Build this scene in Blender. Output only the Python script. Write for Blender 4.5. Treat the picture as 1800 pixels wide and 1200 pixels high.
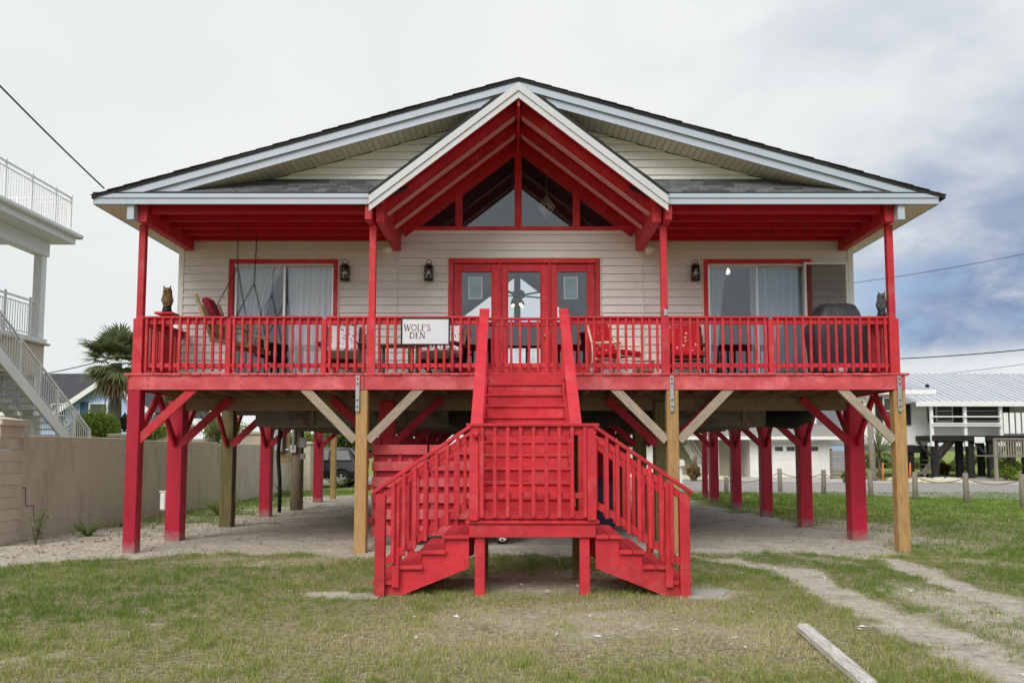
import bpy, bmesh, math, random
import numpy as np
from mathutils import Matrix, Vector, Euler
random.seed(7); rng = np.random.default_rng(7)
S = bpy.context.scene
for o in list(bpy.data.objects): bpy.data.objects.remove(o)
# ------------------------------------------------------------------ camera
FPX, CX, CY, PITCH, EYE = 1485.0, 907.0, 670.5, math.radians(4.6), 1.6
cam = bpy.data.cameras.new('camera'); camo = bpy.data.objects.new('camera', cam); S.collection.objects.link(camo)
cam.sensor_width = 36; cam.lens = FPX / 1800 * 36
cam.shift_x = (900 - CX) / 1800; cam.shift_y = (CY - 600) / 1800
cam.clip_end = 6000; cam.clip_start = .05
camo.location = (0, 0, EYE); camo.rotation_euler = (math.pi/2 + PITCH, 0, 0); S.camera = camo
# ------------------------------------------------------------------ world and sun
SUN_EL, SUN_AZ = math.radians(40), math.radians(200)      # behind the camera, a little to the left
w = bpy.data.worlds.new('World'); S.world = w; w.use_nodes = True
nt = w.node_tree; N = nt.nodes; L = nt.links; N.clear()
out = N.new('ShaderNodeOutputWorld'); sky = N.new('ShaderNodeTexSky'); sky.sky_type = 'NISHITA'; sky.sun_disc = False
sky.sun_elevation = SUN_EL; sky.sun_rotation = SUN_AZ
b1 = N.new('ShaderNodeBackground'); b1.inputs[1].default_value = .10; L.new(sky.outputs[0], b1.inputs[0])
b2 = N.new('ShaderNodeBackground'); b2.inputs[1].default_value = 1.0
tc = N.new('ShaderNodeTexCoord'); sep = N.new('ShaderNodeSeparateXYZ'); L.new(tc.outputs['Generated'], sep.inputs[0])
def wmath(op, a, b=None, clamp=False):
    n = N.new('ShaderNodeMath'); n.operation = op; n.use_clamp = clamp
    for i, x in enumerate((a, b)):
        if x is None: continue
        if isinstance(x, (int, float)): n.inputs[i].default_value = x
        else: L.new(x, n.inputs[i])
    return n.outputs[0]
def wrange(x, a, b, c=0., d=1.):
    n = N.new('ShaderNodeMapRange'); n.interpolation_type = 'SMOOTHSTEP'; L.new(x, n.inputs[0])
    for i, q in enumerate((a, b, c, d)): n.inputs[i+1].default_value = q
    return n.outputs[0]
def wnoise(scale, detail, rough, zs, off):
    mp = N.new('ShaderNodeMapping'); mp.inputs['Scale'].default_value = (1, 1, zs); mp.inputs['Location'].default_value = off
    L.new(tc.outputs['Generated'], mp.inputs[0]); n = N.new('ShaderNodeTexNoise'); L.new(mp.outputs[0], n.inputs[0])
    n.inputs['Scale'].default_value = scale; n.inputs['Detail'].default_value = detail; n.inputs['Roughness'].default_value = rough
    n.inputs['Distortion'].default_value = .35
    return n.outputs[0]
n1 = wnoise(3.2, 8, .55, 1.9, (.4, .1, .3)); n2 = wnoise(7.5, 8, .6, 2.4, (3.1, 1.7, .2)); n3 = wnoise(2.2, 6, .55, 1.3, (7.7, 2.2, 5.1))
# heavier cloud towards the east (right), a clear pale band just over the horizon
east = wrange(sep.outputs[0], .24, .46); band = wrange(sep.outputs[2], .085, .125)
top = wrange(sep.outputs[2], .38, .16)
heavy = wmath('MULTIPLY', wmath('MULTIPLY', east, band), wmath('ADD', wmath('MULTIPLY', top, .75), .25))
dark = wmath('MULTIPLY', heavy, wrange(wmath('ADD', wmath('MULTIPLY', n1, .6), wmath('MULTIPLY', n2, .4)), .28, .54), True)
dark = wmath('ADD', dark, wmath('MULTIPLY', wmath('MULTIPLY', wrange(n1, .40, .66), wrange(sep.outputs[0], -.05, .40)), .30), True)
dark = wmath('ADD', dark, wmath('MULTIPLY', wrange(n3, .42, .66), .09), True)
mx = N.new('ShaderNodeMixRGB'); L.new(dark, mx.inputs[0])
mx.inputs[1].default_value = (.585, .60, .596, 1); mx.inputs[2].default_value = (.165, .222, .345, 1)
L.new(mx.outputs[0], b2.inputs[0])
hole = wmath('MULTIPLY', wrange(wmath('ADD', wmath('MULTIPLY', n3, .5), wmath('MULTIPLY', n2, .5)), .50, .62), wrange(sep.outputs[0], .10, .42))
hole = wmath('MULTIPLY', hole, .30); cov = wmath('SUBTRACT', 1., hole, True)
mix = N.new('ShaderNodeMixShader'); L.new(cov, mix.inputs[0]); L.new(b1.outputs[0], mix.inputs[1]); L.new(b2.outputs[0], mix.inputs[2])
L.new(mix.outputs[0], out.inputs[0])
sl = bpy.data.lights.new('sun', 'SUN'); sl.energy = 1.5; sl.angle = math.radians(40); sl.color = (1, .96, .9)
so = bpy.data.objects.new('sun', sl); S.collection.objects.link(so); so.location = (-10, -10, 30)
sd = Vector((math.sin(SUN_AZ)*math.cos(SUN_EL), math.cos(SUN_AZ)*math.cos(SUN_EL), math.sin(SUN_EL)))
so.rotation_euler = sd.to_track_quat('Z', 'Y').to_euler()
S.view_settings.view_transform = 'Standard'; S.view_settings.look = 'None'; S.view_settings.exposure = .58; S.view_settings.gamma = 1
S.render.engine = 'CYCLES'
# ------------------------------------------------------------------ helpers
def P(u, v, d):
    """photo pixel -> world point at distance d (world Y) in front of the camera"""
    a = (u - CX) / FPX; b = (CY - v) / FPX
    y = math.cos(PITCH) - b*math.sin(PITCH); z = math.sin(PITCH) + b*math.cos(PITCH)
    return Vector((a*d/y, d, EYE + z*d/y))
def wm(o):
    m = o.matrix_basis.copy()
    return wm(o.parent) @ o.matrix_parent_inverse @ m if o.parent else m
def par(o, p):
    if p is not None: o.parent = p; o.matrix_parent_inverse = wm(p).inverted()
    return o
def link(name, me, mat, parent=None, loc=None):
    o = bpy.data.objects.new(name, me); S.collection.objects.link(o)
    if loc is not None: o.location = loc
    if mat is not None:
        if not me.materials: me.materials.append(mat)
        elif me.materials[0] != mat: o.material_slots[0].link = 'OBJECT'; o.material_slots[0].material = mat
    return par(o, parent)
def thing(name, label, cat, loc=(0, 0, 0), group=None):
    o = bpy.data.objects.new(name, None); S.collection.objects.link(o); o.location = loc; o.empty_display_size = .2
    return tag(o, label, cat, group)
def tag(o, label, cat, group=None):
    o['label'] = label; o['category'] = cat
    if group: o['group'] = group
    return o
def raw(name, verts, faces, mat, parent=None, smooth=False, fix=True):
    me = bpy.data.meshes.new(name); me.from_pydata([tuple(v) for v in verts], [], faces)
    if fix:
        bm = bmesh.new(); bm.from_mesh(me); bmesh.ops.recalc_face_normals(bm, faces=bm.faces); bm.to_mesh(me); bm.free()
    if smooth: me.polygons.foreach_set('use_smooth', [True]*len(me.polygons))
    me.update(); return link(name, me, mat, parent)
_cache = {}
def cmesh(hx, hy, hz, c):
    k = (round(hx, 4), round(hy, 4), round(hz, 4), round(c, 4))
    if k in _cache: return _cache[k]
    h = (hx, hy, hz); c = min(c, .45*min(h)); V = []; I = {}
    sg = [(sx, sy, sz) for sx in (-1, 1) for sy in (-1, 1) for sz in (-1, 1)]
    for s in sg:
        for a in range(3):
            I[s, a] = len(V); V.append([s[i]*(h[i] if i == a else h[i]-c) for i in range(3)])
    F = []
    for a in range(3):
        b, d = [i for i in range(3) if i != a]
        for s in (-1, 1):
            f = []
            for p, q in ((-1, -1), (1, -1), (1, 1), (-1, 1)):
                t = [0]*3; t[a] = s; t[b] = p; t[d] = q; f.append(I[tuple(t), a])
            F.append(f)
        for p in (-1, 1):
            for q in (-1, 1):
                t0 = [0]*3; t1 = [0]*3; t0[a] = -1; t1[a] = 1
                for t in (t0, t1): t[b] = p; t[d] = q
                t0 = tuple(t0); t1 = tuple(t1); F.append([I[t0, b], I[t1, b], I[t1, d], I[t0, d]])
    for s in sg: F.append([I[s, 0], I[s, 1], I[s, 2]])
    G = []
    for f in F:
        p = [Vector(V[i]) for i in f]; n = (p[1]-p[0]).cross(p[2]-p[0]); m = sum(p, Vector())/len(p)
        G.append(f if n.dot(m) > 0 else f[::-1])
    me = bpy.data.meshes.new('board'); me.from_pydata(V, [], G); me.update(); _cache[k] = me; return me
def box(name, x0, x1, y0, y1, z0, z1, mat, parent=None, c=.005):
    me = cmesh(abs(x1-x0)/2, abs(y1-y0)/2, abs(z1-z0)/2, c)
    return link(name, me, mat, parent, ((x0+x1)/2, (y0+y1)/2, (z0+z1)/2))
def frame_of(p0, p1, up=(0, 0, 1)):
    x = (Vector(p1)-Vector(p0)); Ln = x.length; x.normalize(); u = Vector(up)
    if abs(x.dot(u)) > .98: u = Vector((0, 1, 0))
    y = u.cross(x).normalized(); z = x.cross(y)
    return Ln, Matrix((x, y, z)).transposed()
def beam(name, p0, p1, w_, h_, mat, parent=None, up=(0, 0, 1), c=.005):
    """board from p0 to p1, w_ across (horizontal), h_ along up"""
    Ln, R = frame_of(p0, p1, up); me = cmesh(Ln/2, w_/2, h_/2, c); o = link(name, me, mat)
    o.matrix_basis = Matrix.Translation((Vector(p0)+Vector(p1))/2) @ R.to_4x4(); return par(o, parent)
def tube(name, pts, r, mat, parent=None, seg=8, smooth=True, closed=False):
    pts = [Vector(p) for p in pts]; V = []; F = []; n = len(pts)
    rs = r if isinstance(r, (list, tuple)) else [r]*n
    for i, p in enumerate(pts):
        t = (pts[(i+1) % n if closed else min(i+1, n-1)] - pts[(i-1) % n if closed else max(i-1, 0)]).normalized()
        u = Vector((0, 0, 1)) if abs(t.z) < .9 else Vector((1, 0, 0))
        a = u.cross(t).normalized(); b = t.cross(a)
        for k in range(seg):
            q = 2*math.pi*k/seg; V.append(p + (a*math.cos(q)+b*math.sin(q))*rs[i])
    m = n if closed else n-1
    for i in range(m):
        j = (i+1) % n
        for k in range(seg): F.append([i*seg+k, i*seg+(k+1) % seg, j*seg+(k+1) % seg, j*seg+k])
    if not closed: F.append(list(range(seg))[::-1]); F.append([(n-1)*seg+k for k in range(seg)])
    return raw(name, V, F, mat, parent, smooth)
def lathe(name, prof, c, mat, parent=None, seg=16, sx=1, sy=1, smooth=True):
    """prof = [(radius, z)...] about the vertical through c"""
    c = Vector(c); V = []; F = []
    for r, z in prof:
        for k in range(seg):
            q = 2*math.pi*k/seg; V.append(c + Vector((r*sx*math.cos(q), r*sy*math.sin(q), z)))
    for i in range(len(prof)-1):
        for k in range(seg): F.append([i*seg+k, i*seg+(k+1) % seg, (i+1)*seg+(k+1) % seg, (i+1)*seg+k])
    F.append(list(range(seg))[::-1]); F.append([(len(prof)-1)*seg+k for k in range(seg)])
    return raw(name, V, F, mat, parent, smooth)
def prism(name, poly, axis, a0, a1, mat, parent=None):
    """polygon in the plane normal to axis ('x': (y,z), 'y': (x,z), 'z': (x,y)), from a0 to a1"""
    def pt(p, a): return {'x': (a, p[0], p[1]), 'y': (p[0], a, p[1]), 'z': (p[0], p[1], a)}[axis]
    n = len(poly); V = [pt(p, a0) for p in poly] + [pt(p, a1) for p in poly]
    F = [list(range(n)), list(range(2*n-1, n-1, -1))] + [[i, (i+1) % n, n+(i+1) % n, n+i] for i in range(n)]
    return raw(name, V, F, mat, parent)
# ------------------------------------------------------------------ materials
def newmat(name):
    m = bpy.data.materials.new(name); m.use_nodes = True; return m, m.node_tree, m.node_tree.nodes['Principled BSDF']
def M(name, col, rough=.6, var=.18, ns=6., st=(1, 1, 1), bump=0., bs=60., ov=.10, spec=.3, metal=0., col2=None, f2=(.5, .62), ns2=3., wear=None):
    m, t, b = newmat(name); n = t.nodes; l = t.links
    tc = n.new('ShaderNodeTexCoord'); oi = n.new('ShaderNodeObjectInfo'); mp = n.new('ShaderNodeMapping'); mp.inputs['Scale'].default_value = st
    add = n.new('ShaderNodeVectorMath'); add.operation = 'ADD'; l.new(tc.outputs['Object'], add.inputs[0])
    sc = n.new('ShaderNodeMath'); sc.operation = 'MULTIPLY'; sc.inputs[1].default_value = 37.; l.new(oi.outputs['Random'], sc.inputs[0])
    l.new(sc.outputs[0], add.inputs[1]); l.new(add.outputs[0], mp.inputs[0])
    nz = n.new('ShaderNodeTexNoise'); nz.inputs['Scale'].default_value = ns; nz.inputs['Detail'].default_value = 6; nz.inputs['Roughness'].default_value = .6
    l.new(mp.outputs[0], nz.inputs[0])
    r = n.new('ShaderNodeMapRange'); l.new(nz.outputs[0], r.inputs[0])
    for i, q in enumerate((.25, .75, 1-var, 1+var)): r.inputs[i+1].default_value = q
    ro = n.new('ShaderNodeMapRange'); l.new(oi.outputs['Random'], ro.inputs[0]); ro.inputs[3].default_value = 1-ov; ro.inputs[4].default_value = 1+ov
    mu = n.new('ShaderNodeMath'); mu.operation = 'MULTIPLY'; l.new(r.outputs[0], mu.inputs[0]); l.new(ro.outputs[0], mu.inputs[1])
    base = n.new('ShaderNodeRGB'); base.outputs[0].default_value = (*col, 1); src = base.outputs[0]
    if col2:
        z2 = n.new('ShaderNodeTexNoise'); z2.inputs['Scale'].default_value = ns2; z2.inputs['Detail'].default_value = 8; z2.inputs['Roughness'].default_value = .65; l.new(mp.outputs[0], z2.inputs[0])
        r2 = n.new('ShaderNodeMapRange'); r2.interpolation_type = 'SMOOTHSTEP'; l.new(z2.outputs[0], r2.inputs[0]); r2.inputs[1].default_value = f2[0]; r2.inputs[2].default_value = f2[1]
        mm = n.new('ShaderNodeMixRGB'); l.new(r2.outputs[0], mm.inputs[0]); l.new(src, mm.inputs[1]); mm.inputs[2].default_value = (*col2, 1); src = mm.outputs[0]
    if wear:
        for sc_, lo, hi, cc in ((26, .62, .70, wear), (4.5, .60, .82, (col[0]*.55, col[1]*.6, col[2]*.6))):
            z3 = n.new('ShaderNodeTexNoise'); z3.inputs['Scale'].default_value = sc_; z3.inputs['Detail'].default_value = 7; z3.inputs['Roughness'].default_value = .75; l.new(add.outputs[0], z3.inputs[0])
            r3 = n.new('ShaderNodeMapRange'); r3.interpolation_type = 'SMOOTHSTEP'; l.new(z3.outputs[0], r3.inputs[0]); r3.inputs[1].default_value = lo; r3.inputs[2].default_value = hi; r3.inputs[4].default_value = .75
            m3 = n.new('ShaderNodeMixRGB'); l.new(r3.outputs[0], m3.inputs[0]); l.new(src, m3.inputs[1]); m3.inputs[2].default_value = (*cc, 1); src = m3.outputs[0]
    vm = n.new('ShaderNodeVectorMath'); vm.operation = 'SCALE'; l.new(src, vm.inputs[0]); l.new(mu.outputs[0], vm.inputs['Scale'])
    l.new(vm.outputs[0], b.inputs['Base Color'])
    b.inputs['Roughness'].default_value = rough; b.inputs['Specular IOR Level'].default_value = spec; b.inputs['Metallic'].default_value = metal
    if bump:
        bz = n.new('ShaderNodeTexNoise'); bz.inputs['Scale'].default_value = bs; bz.inputs['Detail'].default_value = 4; l.new(mp.outputs[0], bz.inputs[0])
        bp = n.new('ShaderNodeBump'); bp.inputs['Strength'].default_value = bump; bp.inputs['Distance'].default_value = .01; l.new(bz.outputs[0], bp.inputs['Height']); l.new(bp.outputs[0], b.inputs['Normal'])
    return m
def foot_dirt(m, z0, z1, col):
    """grey sand-worn foot on painted posts: stain up to a ragged height above the ground"""
    t = m.node_tree; n = t.nodes; l = t.links; b = n['Principled BSDF']; src = b.inputs['Base Color'].links[0].from_socket
    g = n.new('ShaderNodeNewGeometry'); s = n.new('ShaderNodeSeparateXYZ'); l.new(g.outputs['Position'], s.inputs[0])
    z = n.new('ShaderNodeTexNoise'); z.inputs['Scale'].default_value = 9; z.inputs['Detail'].default_value = 5; l.new(g.outputs['Position'], z.inputs[0])
    a = n.new('ShaderNodeMath'); a.operation = 'MULTIPLY_ADD'; l.new(z.outputs[0], a.inputs[0]); a.inputs[1].default_value = -.22; l.new(s.outputs[2], a.inputs[2])
    r = n.new('ShaderNodeMapRange'); l.new(a.outputs[0], r.inputs[0]); r.inputs[1].default_value = z0-.11; r.inputs[2].default_value = z1-.11; r.inputs[3].default_value = .8; r.inputs[4].default_value = 0
    mm = n.new('ShaderNodeMixRGB'); l.new(r.outputs[0], mm.inputs[0]); l.new(src, mm.inputs[1]); mm.inputs[2].default_value = (*col, 1); l.new(mm.outputs[0], b.inputs['Base Color'])
    return m
RED = M('red_paint', (.55, .030, .042), .55, .22, 5, (1, 1, 1), .4, 45, .15, .3, col2=(.56, .075, .085), f2=(.50, .72), wear=(.60, .17, .16))
TREAD = M('worn_red_tread', (.56, .040, .052), .6, .22, 6, (1, 1, 1), .4, 45, .12, .25, col2=(.46, .27, .20), f2=(.62, .74), ns2=5, wear=(.52, .20, .17))
REDF = M('faded_red_paint', (.58, .082, .092), .6, .16, 4, (1, 1, 1), .3, 80, .06, .25, col2=(.66, .16, .17), f2=(.45, .7), ns2=2, wear=(.66, .27, .26))
REDB = M('bright_red_paint', (.66, .042, .060), .45, .16, 4, (1, 1, 1), .3, 40, .05, .35, col2=(.68, .09, .105), f2=(.5, .75), wear=(.70, .2, .2))
REDC = M('ceiling_red_paint', (.50, .012, .028), .5, .14, 5, (1, 1, 1), .2, 60, .07, .35)
PILE = foot_dirt(M('crimson_pile_paint', (.46, .010, .036), .5, .2, 5, (1, 1, .4), .35, 50, .12, .35, col2=(.36, .012, .03), f2=(.5, .7), wear=(.44, .07, .08)), .0, .20, (.30, .24, .22))
FADESTRIP = M('worn_pink_wood', (.62, .36, .35), .8, .2, 20, (1, 1, 1), .3, 90, .08, .2)
RAW = M('new_pine', (.45, .275, .115), .75, .35, 6, (9, 9, .7), .3, 40, .06, .25, col2=(.27, .15, .06), f2=(.54, .72), ns2=4, wear=(.30, .24, .17))
WEATH = M('weathered_pine', (.37, .305, .23), .85, .35, 7, (.7, 9, 9), .35, 40, .10, .2, col2=(.25, .19, .13), f2=(.54, .70), ns2=5, wear=(.20, .16, .12))
GREENW = M('greenish_treated_wood', (.20, .17, .075), .8, .3, 5, (9, 9, .6), .35, 40, .15, .2, col2=(.11, .10, .05), f2=(.5, .7))
DECKUND = M('old_underdeck_wood', (.22, .17, .115), .85, .3, 5, (6, 6, 1), .3, 40, .2, .15)
PLY = M('aged_plywood', (.19, .17, .14), .85, .25, 4, (1, 1, 1), .2, 40, .1, .15, col2=(.12, .11, .09))
DARK = M('dark_underfloor', (.045, .042, .04), .9, .3, 4)  # near-black for the underside of the floor
SID = M('shade_toned_siding', (.73, .71, .685), .45, .07, 1.5, (1, 1, 1), .05, 30, .025, .35, col2=(.64, .62, .585), f2=(.45, .75), ns2=1.6)  # same cream vinyl as the gable, its greige porch shade put into the colour
SIDC = M('cream_siding', (.86, .835, .79), .45, .06, 1.5, (1, 1, 1), .05, 30, .03, .35, col2=(.76, .74, .68), f2=(.5, .8))
SOF = M('cream_soffit', (.70, .65, .53), .5, .07, 3, ov=.05)
FASC = M('pale_blue_fascia', (.46, .52, .61), .35, .05, 3, ov=.03, spec=.4)
BARGE = M('white_barge', (.60, .61, .625), .35, .05, 3, ov=.03, spec=.4)
SHING = M('grey_shingle', (.125, .13, .14), .9, .35, 60, ov=.42, bump=.6, bs=150, spec=.15)
SHDK = M('black_shingle_edge', (.035, .035, .038), .9, .3, 40, ov=.2)
WHITE = M('white_paint', (.76, .76, .74), .4, .06, 4, ov=.04)
ALU = M('aluminium', (.62, .63, .64), .35, .06, 10, metal=.6, ov=.04)
GALV = M('galvanised_strap', (.40, .42, .44), .45, .15, 30, metal=.5, ov=.05)
BLACK = M('black_metal', (.02, .02, .02), .5, .2, 20, ov=.1)
BRONZE = M('dark_bronze', (.045, .035, .028), .5, .2, 20, ov=.1)
CONC = M('concrete', (.40, .38, .34), .9, .15, 5, bump=.3, bs=60)
STUCCO = M('stucco_wall', (.63, .565, .465), .9, .09, 1.6, (1, 1.3, .5), .3, 60, .03, .15, col2=(.47, .41, .335), f2=(.48, .70), ns2=1.3, wear=(.36, .30, .235))
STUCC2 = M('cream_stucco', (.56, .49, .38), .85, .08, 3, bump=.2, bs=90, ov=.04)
NWHITE = M('neighbour_white', (.80, .80, .785), .5, .05, 3, ov=.03)
CURTW = M('white_curtain', (.72, .68, .69), .9, .05, 3)
CURTB = M('blue_grey_curtain', (.46, .55, .62), .9, .06, 3)
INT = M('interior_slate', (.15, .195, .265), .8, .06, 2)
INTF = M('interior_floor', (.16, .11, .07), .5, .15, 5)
BROWNW = M('brown_painted_wood', (.13, .085, .055), .6, .2, 8, ov=.12)
OLDW = M('old_tan_wood', (.30, .22, .12), .75, .25, 8, (1, 6, 6), ov=.15)
GREYW = M('grey_post_wood', (.28, .25, .21), .85, .25, 6, (6, 6, .7), ov=.12)
COVER = M('black_grill_cover', (.035, .036, .042), .55, .25, 5, bump=.4, bs=9, spec=.45)
NAVY = M('navy_plastic', (.008, .012, .03), .45, .15, 6)
PWHITE = M('cream_tube', (.74, .66, .52), .4, .06, 8)
BLUES = M('blue_siding', (.46, .60, .92), .5, .05, 2); BLUED = M('deep_blue_siding', (.09, .21, .46), .5, .08, 2)
SHUT = M('dark_blue_shutter', (.03, .085, .18), .5, .1, 4); BSHUT = M('black_shutter', (.018, .018, .02), .5, .1, 4)
ROOFD = M('charcoal_roof', (.065, .066, .075), .9, .25, 12, bump=.4, bs=40); ROOFM = M('white_metal_roof', (.50, .525, .58), .35, .05, 2, spec=.5)
BPILE = M('black_pile', (.022, .02, .018), .8, .3, 5, ov=.2); CARP = M('car_paint', (.010, .011, .014), .3, .05, 2, spec=.4)
RUBBER = M('rubber', (.018, .018, .018), .8, .2, 20); CHROME = M('wheel_alloy', (.6, .6, .6), .3, .05, 10, metal=.8)
REDL = M('red_lens', (.45, .01, .01), .2, .05, 5); BARK = M('palm_bark', (.16, .125, .09), .9, .3, 14, bump=.6, bs=30)
ASPH = M('sun_bleached_asphalt', (.36, .345, .32), .9, .12, 1.5, bump=.2, bs=80, col2=(.29, .28, .26)); PAVE = M('pale_driveway', (.47, .44, .39), .9, .1, 2, col2=(.38, .35, .30))
def leafmat(name, a, b_, ns=1.6, trans=.25):
    m, t, b = newmat(name); n = t.nodes; l = t.links; tc = n.new('ShaderNodeTexCoord')
    nz = n.new('ShaderNodeTexNoise'); nz.inputs['Scale'].default_value = ns; nz.inputs['Detail'].default_value = 5; nz.inputs['Roughness'].default_value = .7; l.new(tc.outputs['Object'], nz.inputs[0])
    r = n.new('ShaderNodeValToRGB'); l.new(nz.outputs[0], r.inputs[0]); r.color_ramp.elements[0].position = .35; r.color_ramp.elements[1].position = .66
    r.color_ramp.elements[0].color = (*a, 1); r.color_ramp.elements[1].color = (*b_, 1); l.new(r.outputs[0], b.inputs['Base Color']); b.inputs['Roughness'].default_value = .55
    tr = n.new('ShaderNodeBsdfTranslucent'); l.new(r.outputs[0], tr.inputs[0]); mx = n.new('ShaderNodeMixShader'); mx.inputs[0].default_value = trans
    l.new(b.outputs[0], mx.inputs[1]); l.new(tr.outputs[0], mx.inputs[2]); l.new(mx.outputs[0], n['Material Output'].inputs[0]); return m
LEAF = leafmat('shrub_leaf', (.15, .24, .03), (.36, .46, .07), 9, .35); LEAFD = leafmat('tree_leaf', (.085, .15, .028), (.21, .30, .06), 5, .35)
PALM = leafmat('palm_leaf', (.14, .185, .07), (.30, .33, .16), 6, .35); DEADP = leafmat('dead_palm_leaf', (.26, .20, .12), (.46, .38, .25), 7); YUC = leafmat('yucca_leaf', (.16, .22, .08), (.36, .40, .20), 8, .35)
ORANGE = leafmat('rusty_shrub_leaf', (.10, .09, .02), (.30, .17, .05), 8)
def glassmat(name, tint, fres=1.5, extra=.04):
    m, t, b = newmat(name); n = t.nodes; l = t.links; n.remove(b)
    tr = n.new('ShaderNodeBsdfTransparent'); tr.inputs[0].default_value = (*tint, 1); g = n.new('ShaderNodeBsdfGlossy'); g.inputs['Roughness'].default_value = .015; g.inputs[0].default_value = (.86, .93, 1, 1)
    f = n.new('ShaderNodeFresnel'); f.inputs[0].default_value = fres; a = n.new('ShaderNodeMath'); a.operation = 'ADD'; a.inputs[1].default_value = extra; a.use_clamp = True; l.new(f.outputs[0], a.inputs[0])
    mx = n.new('ShaderNodeMixShader'); l.new(a.outputs[0], mx.inputs[0]); l.new(tr.outputs[0], mx.inputs[1]); l.new(g.outputs[0], mx.inputs[2]); l.new(mx.outputs[0], n['Material Output'].inputs[0]); return m
GLASS = glassmat('window_glass', (.86, .9, .92), 1.5, .09); GDARK = glassmat('tinted_glass', (.35, .4, .45), 1.5, .06)
def flat_mesh(name, tint, alpha):
    m, t, b = newmat(name); n = t.nodes; l = t.links; b.inputs['Base Color'].default_value = (*tint, 1); b.inputs['Roughness'].default_value = .8
    tr = n.new('ShaderNodeBsdfTransparent'); mx = n.new('ShaderNodeMixShader'); mx.inputs[0].default_value = alpha
    l.new(tr.outputs[0], mx.inputs[1]); l.new(b.outputs[0], mx.inputs[2]); l.new(mx.outputs[0], n['Material Output'].inputs[0]); return m
SCREEN = flat_mesh('insect_screen', (.06, .065, .07), .5)
def glow(name, col, s):
    m, t, b = newmat(name); b.inputs['Base Color'].default_value = (*col, 1); b.inputs['Emission Color'].default_value = (*col, 1); b.inputs['Emission Strength'].default_value = s; return m
BULB = glow('lit_bulb', (1, .74, .40), 2.2)
def printed(name, ground, spots, scale, thr, wv=.0):
    m, t, b = newmat(name); n = t.nodes; l = t.links; tc = n.new('ShaderNodeTexCoord'); vo = n.new('ShaderNodeTexVoronoi'); vo.inputs['Scale'].default_value = scale; l.new(tc.outputs['Object'], vo.inputs[0])
    r = n.new('ShaderNodeMapRange'); l.new(vo.outputs['Distance'], r.inputs[0]); r.inputs[1].default_value = thr; r.inputs[2].default_value = thr+.03; r.inputs[3].default_value = 1; r.inputs[4].default_value = 0
    mx = n.new('ShaderNodeMixRGB'); l.new(r.outputs[0], mx.inputs[0]); mx.inputs[1].default_value = (*ground, 1); mx.inputs[2].default_value = (*spots, 1); l.new(mx.outputs[0], b.inputs['Base Color']); b.inputs['Roughness'].default_value = .85; return m
PRINT = printed('red_print_cushion', (.60, .012, .02), (.72, .62, .60), 11, .20); FLORAL = printed('floral_cushion', (.72, .70, .70), (.40, .10, .22), 16, .26)
# ------------------------------------------------------------------ ground
_tab = rng.random((256, 256))
def vnoise(x, y):
    xi = np.floor(x).astype(int); yi = np.floor(y).astype(int); fx = x-xi; fy = y-yi
    fx = fx*fx*(3-2*fx); fy = fy*fy*(3-2*fy); g = lambda a, b: _tab[a % 256, b % 256]
    return (g(xi, yi)*(1-fx)+g(xi+1, yi)*fx)*(1-fy) + (g(xi, yi+1)*(1-fx)+g(xi+1, yi+1)*fx)*fy
def fbm(x, y, o=4):
    s = 0; a = .5; t = 0
    for i in range(o): s = s+a*vnoise(x*2**i+17*i, y*2**i+31*i); t += a; a *= .55
    return s/t
def sst(x, a, b):
    t = np.clip((x-a)/(b-a), 0, 1); return t*t*(3-2*t)
def gpt(u, v): # photo pixel -> ground point
    q = P(u, v, 1.); k = EYE/(EYE-q.z); return (q.x*k, k)
def seg_d(x, y, pts):
    d = np.full(np.shape(x), 1e9)
    for (ax, ay), (bx, by) in zip(pts[:-1], pts[1:]):
        vx, vy = bx-ax, by-ay; t = np.clip(((x-ax)*vx+(y-ay)*vy)/(vx*vx+vy*vy), 0, 1); d = np.minimum(d, np.hypot(x-ax-t*vx, y-ay-t*vy))
    return d
TRACK_A = [gpt(*p) for p in ((1290, 985), (1400, 1000), (1480, 1045), (1580, 1090), (1700, 1140), (1840, 1205), (2100, 1330))]
TRACK_B = [gpt(*p) for p in ((1470, 975), (1560, 985), (1660, 1020), (1760, 1062), (1900, 1110), (2200, 1200))]
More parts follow.
